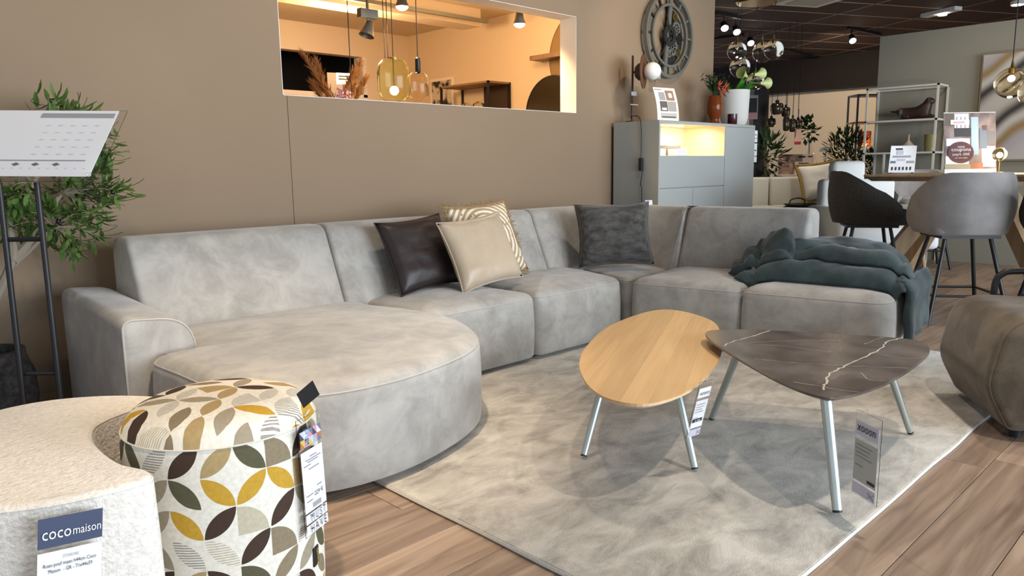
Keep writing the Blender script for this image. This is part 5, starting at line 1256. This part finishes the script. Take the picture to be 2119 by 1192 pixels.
pt_ = thing('abstract_painting', (GX-.03, 1.6, 1.0), 'abstract grey ochre and black canvas on the grey wall', 'painting')
art = bands('abstract_art', [(.40, .38, .38), (.33, .31, .32), (.23, .15, .06), (.42, .40, .37), (.025, .02, .018), (.40, .37, .33)], .42, 5, (0, 0, 0))
MB().box((GX-.045, .75, 1.0), (GX-.002, 2.163, 2.016)).build('frame', mat('dull_gold_frame', (.20, .15, .08), .5), pt_); MB().box((GX-.049, .765, 1.015), (GX-.0455, 2.148, 2.001)).build('canvas', art, pt_)
ws = onx(1950, 275, GX-.02); wdsc = thing('paper_fan', (GX-.03, ws.y, ws.z), 'cream paper fan on the grey wall behind the poster', 'decoration')
MXf = Matrix.Translation((GX-.02, 2.305, ws.z)) @ Matrix.Rotation(-PI/2, 4, 'Y'); MB().lathe([(.001, 0), (.125, 0), (.125, .012), (.001, .02)], n=24, mtx=MXf).build('fan_disc', paperw, wdsc, smooth=True, auto=30)

# ================================================================== FAR BACKGROUND
# dark column with sign
dcol = atd(1572, 300, 10.4)
col = thing('dark_column', (dcol.x, dcol.y, 0), 'black column with wooden edge behind the highboard', 'column')
zcol = atd(1572, 186, 10.4).z
Rd = Matrix.Translation((dcol.x, dcol.y, 0)) @ Matrix.Rotation(-YAW, 4, 'Z')
MB().box((-.11, -.03, 0), (.055, .15, zcol), Rd).build('shaft', blackp, col); MB().box((.055, -.03, 0), (.095, .15, zcol), Rd).build('wood_edge', mat('dim_wood', (.10, .06, .03), .6), col)
cs = atd(1557, 222, 10.2); sgn2 = thing('column_sign', tuple(cs), 'dark framed card with pink foot on the black column', 'sign')
Rs = Matrix.Translation(atd(1557, 222, 10.25)) @ Matrix.Rotation(-YAW, 4, 'Z')
MB().box((-.075, .0, -.16), (.075, .012, .16), Rs).build('board', greycard, sgn2); MB().box((-.065, -.004, -.07), (.06, -.0005, .12), Rs).build('photo_print', print_k, sgn2); MB().box((-.065, -.004, -.15), (.06, -.0005, -.08), Rs).build('pink_card', pinkc, sgn2)
MB().box((-.02, .012, -.02), (.02, .14, .02), Rs).build('bracket', blackp, sgn2)
# cream sofa behind
Rb = Matrix.Rotation(-YAW, 4, 'Z')
def T(px, py, D): p = atd(px, py, D); return Matrix.Translation((p.x, p.y, 0)) @ Rb
def zat(px, py, D): return atd(px, py, D).z
DB = 9.3; TB = T(1640, 365, DB)
cs_ = thing('cream_sofa', tuple(TB.translation), 'cream sofa in the background left of the bar stools', 'sofa')
def sbox(nm, a, b, m, par, Tm, bev=.03): MB().box(a, b, Tm).build(nm, m, par, bev=bev, smooth=True, auto=60)
zt_ = zat(1640, 366, DB); zs_ = .50
for x0_, x1_ in ((-1.1, -.28), (-.27, .55)): sbox('backrest', (x0_, 0, .2), (x1_, .22, zt_), cloth_cream, cs_, TB)
for x0_, x1_ in ((-1.1, -.28), (-.27, .55)): sbox('seat', (x0_, -.75, .12), (x1_, -.005, zs_), cloth_cream, cs_, TB)
MB().box((-1.05, -.7, .0), (.5, .18, .12), TB).build('base', blackp, cs_)
T2 = Matrix.Translation(TB @ Vector((.28, -.20, zs_+.285))) @ Rb
cw = cushion('trimmed_cushion', T2.translation, -YAW, .35, .12, .52, .46, .14, cushw, 'ivory cushion with ochre edge on the cream background sofa', ochre)
tf = MB(); mbx, rim = cushion_mb(.55, .49, .03)
MB().tube([Vector(p) for p in rim]+[Vector(rim[0])], .018, 8, False).build('edge_band', ochre, cw, smooth=True, local=True)
TT = TB @ Vector((.0, -.47, zs_+.002)); tray = thing('round_tray', tuple(TT), 'black round tray with loop handle on the cream background sofa', 'tray')
MB().lathe([(.19, .005), (.22, .012), (.25, .03), (.255, .03), (.225, .006), (.19, .0)], TT, 32).build('dish', black, tray, smooth=True)
hx = TB.to_3x3() @ Vector((1, 0, 0)); MB().tube(curve([TT-hx*.09-hx*.1+Vector((0, 0, .01)), TT-hx*.185+Vector((0, 0, .075)), TT-hx*.10+Vector((0, 0, .10)), TT-hx*.02+Vector((0, 0, .075)), TT-hx*.02+Vector((0, 0, .01))], 5), .009, 8).build('handle', black, tray, smooth=True)
# console behind sofa with brochure, vase, lamp
DCn = 10.55; TC = T(1650, 362, DCn); zc_ = zat(1650, 363, DCn)
con = thing('console_table', tuple(TC.translation), 'pale console behind the cream sofa', 'console')
MB().box((-.27, -.15, zc_-.04), (.56, .2, zc_), TC).build('top', cloth_cream, con)
for x_ in (-.26, .52):
    for y_ in (-.14, .17): MB().box((x_, y_, 0), (x_+.03, y_+.03, zc_-.04), TC).build('leg', blackp, con)
b0_ = atd(1610, 362, DCn-.1); br_ = thing('brochure_sign', (b0_.x, b0_.y, zc_), 'folded photo brochure standing on the console behind the sofa', 'sign')
hvb = zat(1640, 320, DCn)-zc_; rB = Rb @ Vector((1, 0, 0)); uB = Vector((0, 0, 1)); wB = 72*DCn/FPX; oB = Vector((b0_.x, b0_.y, zc_+.002))
MB().slab(oB, rB, uB, wB, hvb, .006).build('sheet', mat('blush_paper', (.80, .60, .50), .6), br_)
def pB(x, y, w, h, m, lift=.002): panel(oB, rB, uB, x*wB, y*hvb, w*wB, h*hvb, m, 'photo_print', br_, lift)
pB(0, .05, .46, .95, mat('room_photo', (.09, .05, .04), .6, col2=(.45, .30, .22), scale=14, detail=2)); pB(.08, .75, .12, .15, salmon, .004); pB(.05, .2, .3, .2, mat('blush_print', (.35, .2, .15), .6), .004)
pB(.56, .84, .2, .08, print_k); pB(.82, .86, .14, .06, print_k); pB(.56, .55, .3, .04, print_k); pB(.56, .3, .26, .02, print_g); pB(.8, .15, .1, .06, print_k)
vz = atd(1674, 360, DCn+.05); vz.z = zc_
gv = thing('glass_vase', tuple(vz), 'tall clear glass vase with green branches on the console', 'vase')
MB().lathe([(.05, 0), (.09, .08), (.10, .16), (.05, .36), (.04, .48), (.045, .50), (.035, .48), (.045, .36), (.09, .16), (.08, .08)], vz, 20, False).build('glass_body', glass, gv, smooth=True)
def foliage(center, rx, rz, nl, m, parent, l=.06, w=.014, seed=1, up_=.3, name='foliage', ry=None):
    rr_ = random.Random(seed); mb = MB(); ry = ry or rx
    for k in range(nl):
        while True:
            q = Vector((rr_.uniform(-1, 1), rr_.uniform(-1, 1), rr_.uniform(-1, 1)))
            if q.length < 1: break
        p = Vector(center)+Vector((q.x*rx, q.y*ry, q.z*rz)); leafat(mb, p, Vector((q.x+rr_.uniform(-.6, .6), q.y+rr_.uniform(-.6, .6), q.z+up_+rr_.uniform(-.5, .5)))+Vector((0, 0, .01)), l*rr_.uniform(.7, 1.3), w)
    return tag(mb.build(name, m, parent), kind='stuff')
foliage(atd(1673, 268, DCn+.05), .12, .16, 70, mat('eucalyptus', (.045, .11, .03), .6), gv, .09, .03, 2); MB().tube([vz+Vector((0, 0, .1)), atd(1674, 275, DCn+.05)], .006, 6).build('stems', leafd, gv)
ml = atd(1707, 352, DCn+.1); ml.z = zc_
mlm = thing('mushroom_lamp', tuple(ml), 'small white mushroom lamp on the console beside the olive bush', 'lamp')
mh = zat(1707, 303, DCn)-zc_
MB().lathe([(.05, 0), (.05, .01), (.012, .02), (.012, mh-.05), (.09, mh-.07), (.07, mh-.02), (.001, mh)], ml, 20).build('body', opal, mlm, smooth=True)
pb_ = atd(1700, 358, DCn-.1); pb_.z = zc_; tag(MB().box((pb_.x-.06, pb_.y-.06, zc_), (pb_.x+.06, pb_.y+.06, zc_+.17)).build('square_planter', blackp, bev=.006), 'small black square planter on the console end', 'planter')
# plants
def plant(px, py0, py1, D, rx, label, m, nl, l, w, seed, potc=True):
    b = atd(px, py1, D); b.z = 0; z0_ = zat(px, py1, D); z1_ = zat(px, py0, D)
    t = thing('potted_plant', tuple(b), label, 'plant')
    MB().lathe([(.12, 0), (.16, .03), (.17, .3), (.15, .3), (.14, .25), (.001, .24)], b, 20, False).build('pot', pot_m, t, smooth=True)
    MB().tube(curve([b+Vector((0, 0, .22)), b+Vector((.02, 0, .5)), b+Vector((-.01, 0, (z0_+z1_)/2))], 4), .014, 6).build('trunk', bark, t, smooth=True)
    foliage(b+Vector((0, 0, (z0_+z1_)/2)), rx, (z1_-z0_)/2, nl, m, t, l, w, seed)
    return t
plant(1750, 268, 372, 9.75, .26, 'dark olive bush behind the white armchair', leafd, 620, .10, .012, 3)
plant(1800, 315, 372, 9.3, .20, 'low dark olive bush beside the grey wall', leafd, 380, .09, .012, 4)
plant(1588, 282, 362, 9.9, .18, 'slender green zigzag plant beside the black column', mat('fern_leaf', (.03, .065, .02), .6), 150, .14, .022, 5)
# smoked pendants
for i, (px, py, w, h, lb) in enumerate(((1608, 224, 13, 26, 'widest smoked chrome pendant at the top of the group'), (1626, 231, 9, 22, 'smoked pendant just right of the widest one'), (1596, 253, 9, 20, 'lowest left smoked pendant of the group'), (1627, 255, 7, 32, 'slim cylinder smoked pendant in the middle of the group'), (1640, 258, 7, 30, 'second slim smoked pendant of the group'), (1651, 256, 9, 20, 'rightmost smoked pendant above the pink price card'))):
    D = 10.0+.08*(i % 3); c = atd(px, py, D); R_ = w*D/FPX; h_ = h*D/FPX
    t = thing('smoked_pendant', tuple(c-Vector((0, 0, h_/2))), lb, 'pendant lamp', 'smoked glass pendants')
    MB().lathe([(R_*.5, -h_*.5), (R_*.85, -h_*.42), (R_, -h_*.15), (R_, h_*.2), (R_*.8, h_*.38), (R_*.3, h_*.42), (R_*.28, h_*.52)], c, 20).build('glass_shade', smoke, t, smooth=True)
    MB().lathe([(R_*.3, h_*.5), (R_*.3, h_*.62), (.005, h_*.66)], c, 12).build('cap', black, t, smooth=True); MB().tube([c+Vector((0, 0, h_*.6)), Vector((c.x, c.y, CEIL))], .004, 5).build('cord', black, t)
hc_ = atd(1651, 282, 10.16); pgt = thing('price_card', tuple(hc_), 'pink and white price card hanging under the smoked pendants', 'price tag')
RsH = Matrix.Translation(hc_) @ Rb; MB().box((-.045, 0, -.11), (.045, .004, .10), RsH).build('card', salmon, pgt); MB().box((-.045, -.003, -.11), (.045, -.0005, -.07), RsH).build('pink_foot', print_r, pgt); MB().tube([hc_+Vector((0, 0, .09)), hc_+Vector((0, 0, .36))], .003, 5).build('thread', black, pgt)
# black rack with amber lamp
bk0 = atd(1766, 360, 10.6); br2 = thing('black_rack', (bk0.x, bk0.y, 0), 'black thin metal rack with amber lamp behind the olive bush', 'shelf'); TR = Matrix.Translation((bk0.x, bk0.y, 0)) @ Rb; zr = zat(1766, 197, 10.6)
for x_ in (0, .62):
    for y_ in (0, .3): MB().box((x_, y_, 0), (x_+.022, y_+.022, zr), TR).build('post', black, br2)
for z_ in (zr-.022, zat(1766, 256, 10.6), .75, .15): MB().box((0, 0, z_), (.642, .322, z_+.022), TR).build('shelf', black if z_ > 1.8 or z_ < .8 else mat('rack_wood', (.30, .18, .10), .6), br2)
al = TR @ Vector((.20, .16, .7725)); at_ = thing('amber_lamp', tuple(al), 'glowing amber glass lamp on the black rack', 'lamp')
zA = zat(1795, 303, 10.7); zB = zat(1795, 272, 10.7)
MB().lathe([(.07, 0), (.07, .02), (.012, .03), (.012, zA-.772)], al, 16).build('base', brass, at_, smooth=True); MB().lathe([(.07, zA-.772), (.085, zA-.76), (.085, zB-.772), (.075, zB-.772), (.075, zA-.75)], al, 20, False).build('amber_shade', amber, at_, smooth=True); MB().sphere(al+Vector((0, 0, zA-.772+.03)), .025, 10).build('lit_bulb', bulb_m, at_, smooth=True); point(al+Vector((-.12, -.12, zA-.74)), 4, (1, .5, .2), .03)
# white armchair
DWc = 6.9; TWc = T(1762, 400, DWc)
wc = thing('white_armchair', tuple(TWc.translation), 'white armchair with headrest behind the charcoal bar stool', 'armchair')
zh1 = zat(1756, 333, DWc); zh0 = zat(1756, 372, DWc)
sbox('headrest', (-.18, .0, zh0-.02), (.13, .14, zh1), cloth_white, wc, TWc, .045); sbox('backrest', (-.26, .02, .35), (.42, .18, zh0+.005), cloth_white, wc, TWc, .04)
sbox('seat', (-.24, -.55, .30), (.40, .02, .46), cloth_white, wc, TWc, .04); sbox('armrest', (-.36, -.58, .26), (-.24, .14, .62), cloth_white, wc, TWc, .04); sbox('armrest', (.40, -.58, .26), (.52, .14, .62), cloth_white, wc, TWc, .04)
for x_ in (-.3, .46):
    for y_ in (-.5, .08): MB().tube([TWc @ Vector((x_, y_, 0)), TWc @ Vector((x_*.93, y_*.93, .28))], [.012, .02], 8).build('leg', oakd, wc, smooth=True)
# ceiling fixtures: track spots, white cassette, long white fixture
def ceil_spot(px, py, label, lit=True, z=CEIL-.17):
    p = onz(px, py, z); t = thing('ceiling_spotlight', tuple(p), label, 'spotlight', 'track spotlights on the dark ceiling')
    d = Vector((-.55, -.5, -.65)).normalized(); Rm = Matrix.Translation(p) @ d.to_track_quat('Z', 'Y').to_matrix().to_4x4()
    MB().lathe([(.02, -.12), (.045, -.10), (.05, 0), (.045, 0), (.04, -.02)], n=16, cap=False, mtx=Rm).build('head', black, t, smooth=True)
    MB().lathe([(.001, -.012), (.043, -.012)], n=16, mtx=Rm).build('lens', lens_m if lit else pewter, t)
    MB().tube([p-d*.08, Vector((p.x+.05, p.y+.05, CEIL-.03)), Vector((p.x+.05, p.y+.05, CEIL))], .009, 6).build('stem', black, t)
    return p
for px, py, lb in ((1500, 59, 'leftmost lit ceiling spot beside the tan wall'), (1525, 67, 'small lit ceiling spot above the globe cluster'), (1554, 90, 'brightest ceiling spot behind the globe cluster'), (1765, 85, 'lit ceiling spot left of the grey wall corner'), (1685, 140, 'distant lit ceiling spot above the bulkhead'), (1713, 142, 'faint distant ceiling spot above the bulkhead')): ceil_spot(px, py, lb)
def track(a, b, label):
    a, b = Vector(a), Vector(b); d = (b-a).normalized(); s_ = Vector((-d.y, d.x, 0))*.018
    tag(MB().loops([[p+s_+Vector((0, 0, h)), p-s_+Vector((0, 0, h))][::1]+[p-s_+Vector((0, 0, h2)), p+s_+Vector((0, 0, h2))] for p in (a, b) for h, h2 in ((0, .03),)]).build('ceiling_track', black), label, 'track')
zt2 = CEIL-.04
track(onz(1755, 60, zt2), onz(1822, 74, zt2), 'short black ceiling track at the grey wall corner'); track(onz(1622, 104, zt2), onz(1722, 128, zt2), 'long black ceiling track above the smoked pendants'); track(onz(1480, 30, zt2), onz(1535, 40, zt2), 'black ceiling track beside the tan wall'); track(onz(1478, 82, zt2), onz(1540, 74, zt2), 'second black ceiling track beside the tan wall')
ac0 = onz(1690, 13, CEIL-.03); acn = thing('ceiling_cassette', (ac0.x, ac0.y, CEIL-.06), 'white square ceiling unit at the top edge of the photo', 'ceiling unit')
TA = Matrix.Translation((ac0.x, ac0.y, 0)) @ Matrix.Rotation(ga, 4, 'Z')
MB().box((-.62, -.62, CEIL-.05), (0, 0, CEIL-.007), TA).build('panel', white, acn, bev=.012); MB().box((-.52, -.52, CEIL-.056), (-.10, -.10, CEIL-.051), TA).build('grille', cloth_cream, acn)
lf0, lf1 = onz(1912, 37, CEIL-.05), onz(1983, 21, CEIL-.05); lfx = thing('linear_fixture', tuple((lf0+lf1)/2), 'white linear ceiling fixture with lit spot above the grey wall', 'ceiling light')
d = (lf1-lf0).normalized(); s_ = Vector((-d.y, d.x, 0))*.06
MB().loops([[p+s_, p-s_, p-s_+Vector((0, 0, .045)), p+s_+Vector((0, 0, .045))] for p in (lf0, lf1)]).build('housing', white, lfx); pS = lf0.lerp(lf1, .55)-Vector((0, 0, .02)); MB().lathe([(.05, 0), (.05, .03)], pS, 16).build('lit_lens', lens_m, lfx, smooth=True)
l2 = onz(2106, 10, CEIL-.05); t = thing('linear_fixture', tuple(l2), 'lit white ceiling lamp in the top right corner', 'ceiling light'); MB().lathe([(.075, 0), (.075, .04), (.06, .05)], l2, 18).build('housing', white, t, smooth=True); MB().lathe([(.06, -.004), (.06, -.001)], l2, 16).build('lit_lens', lens_m, t)
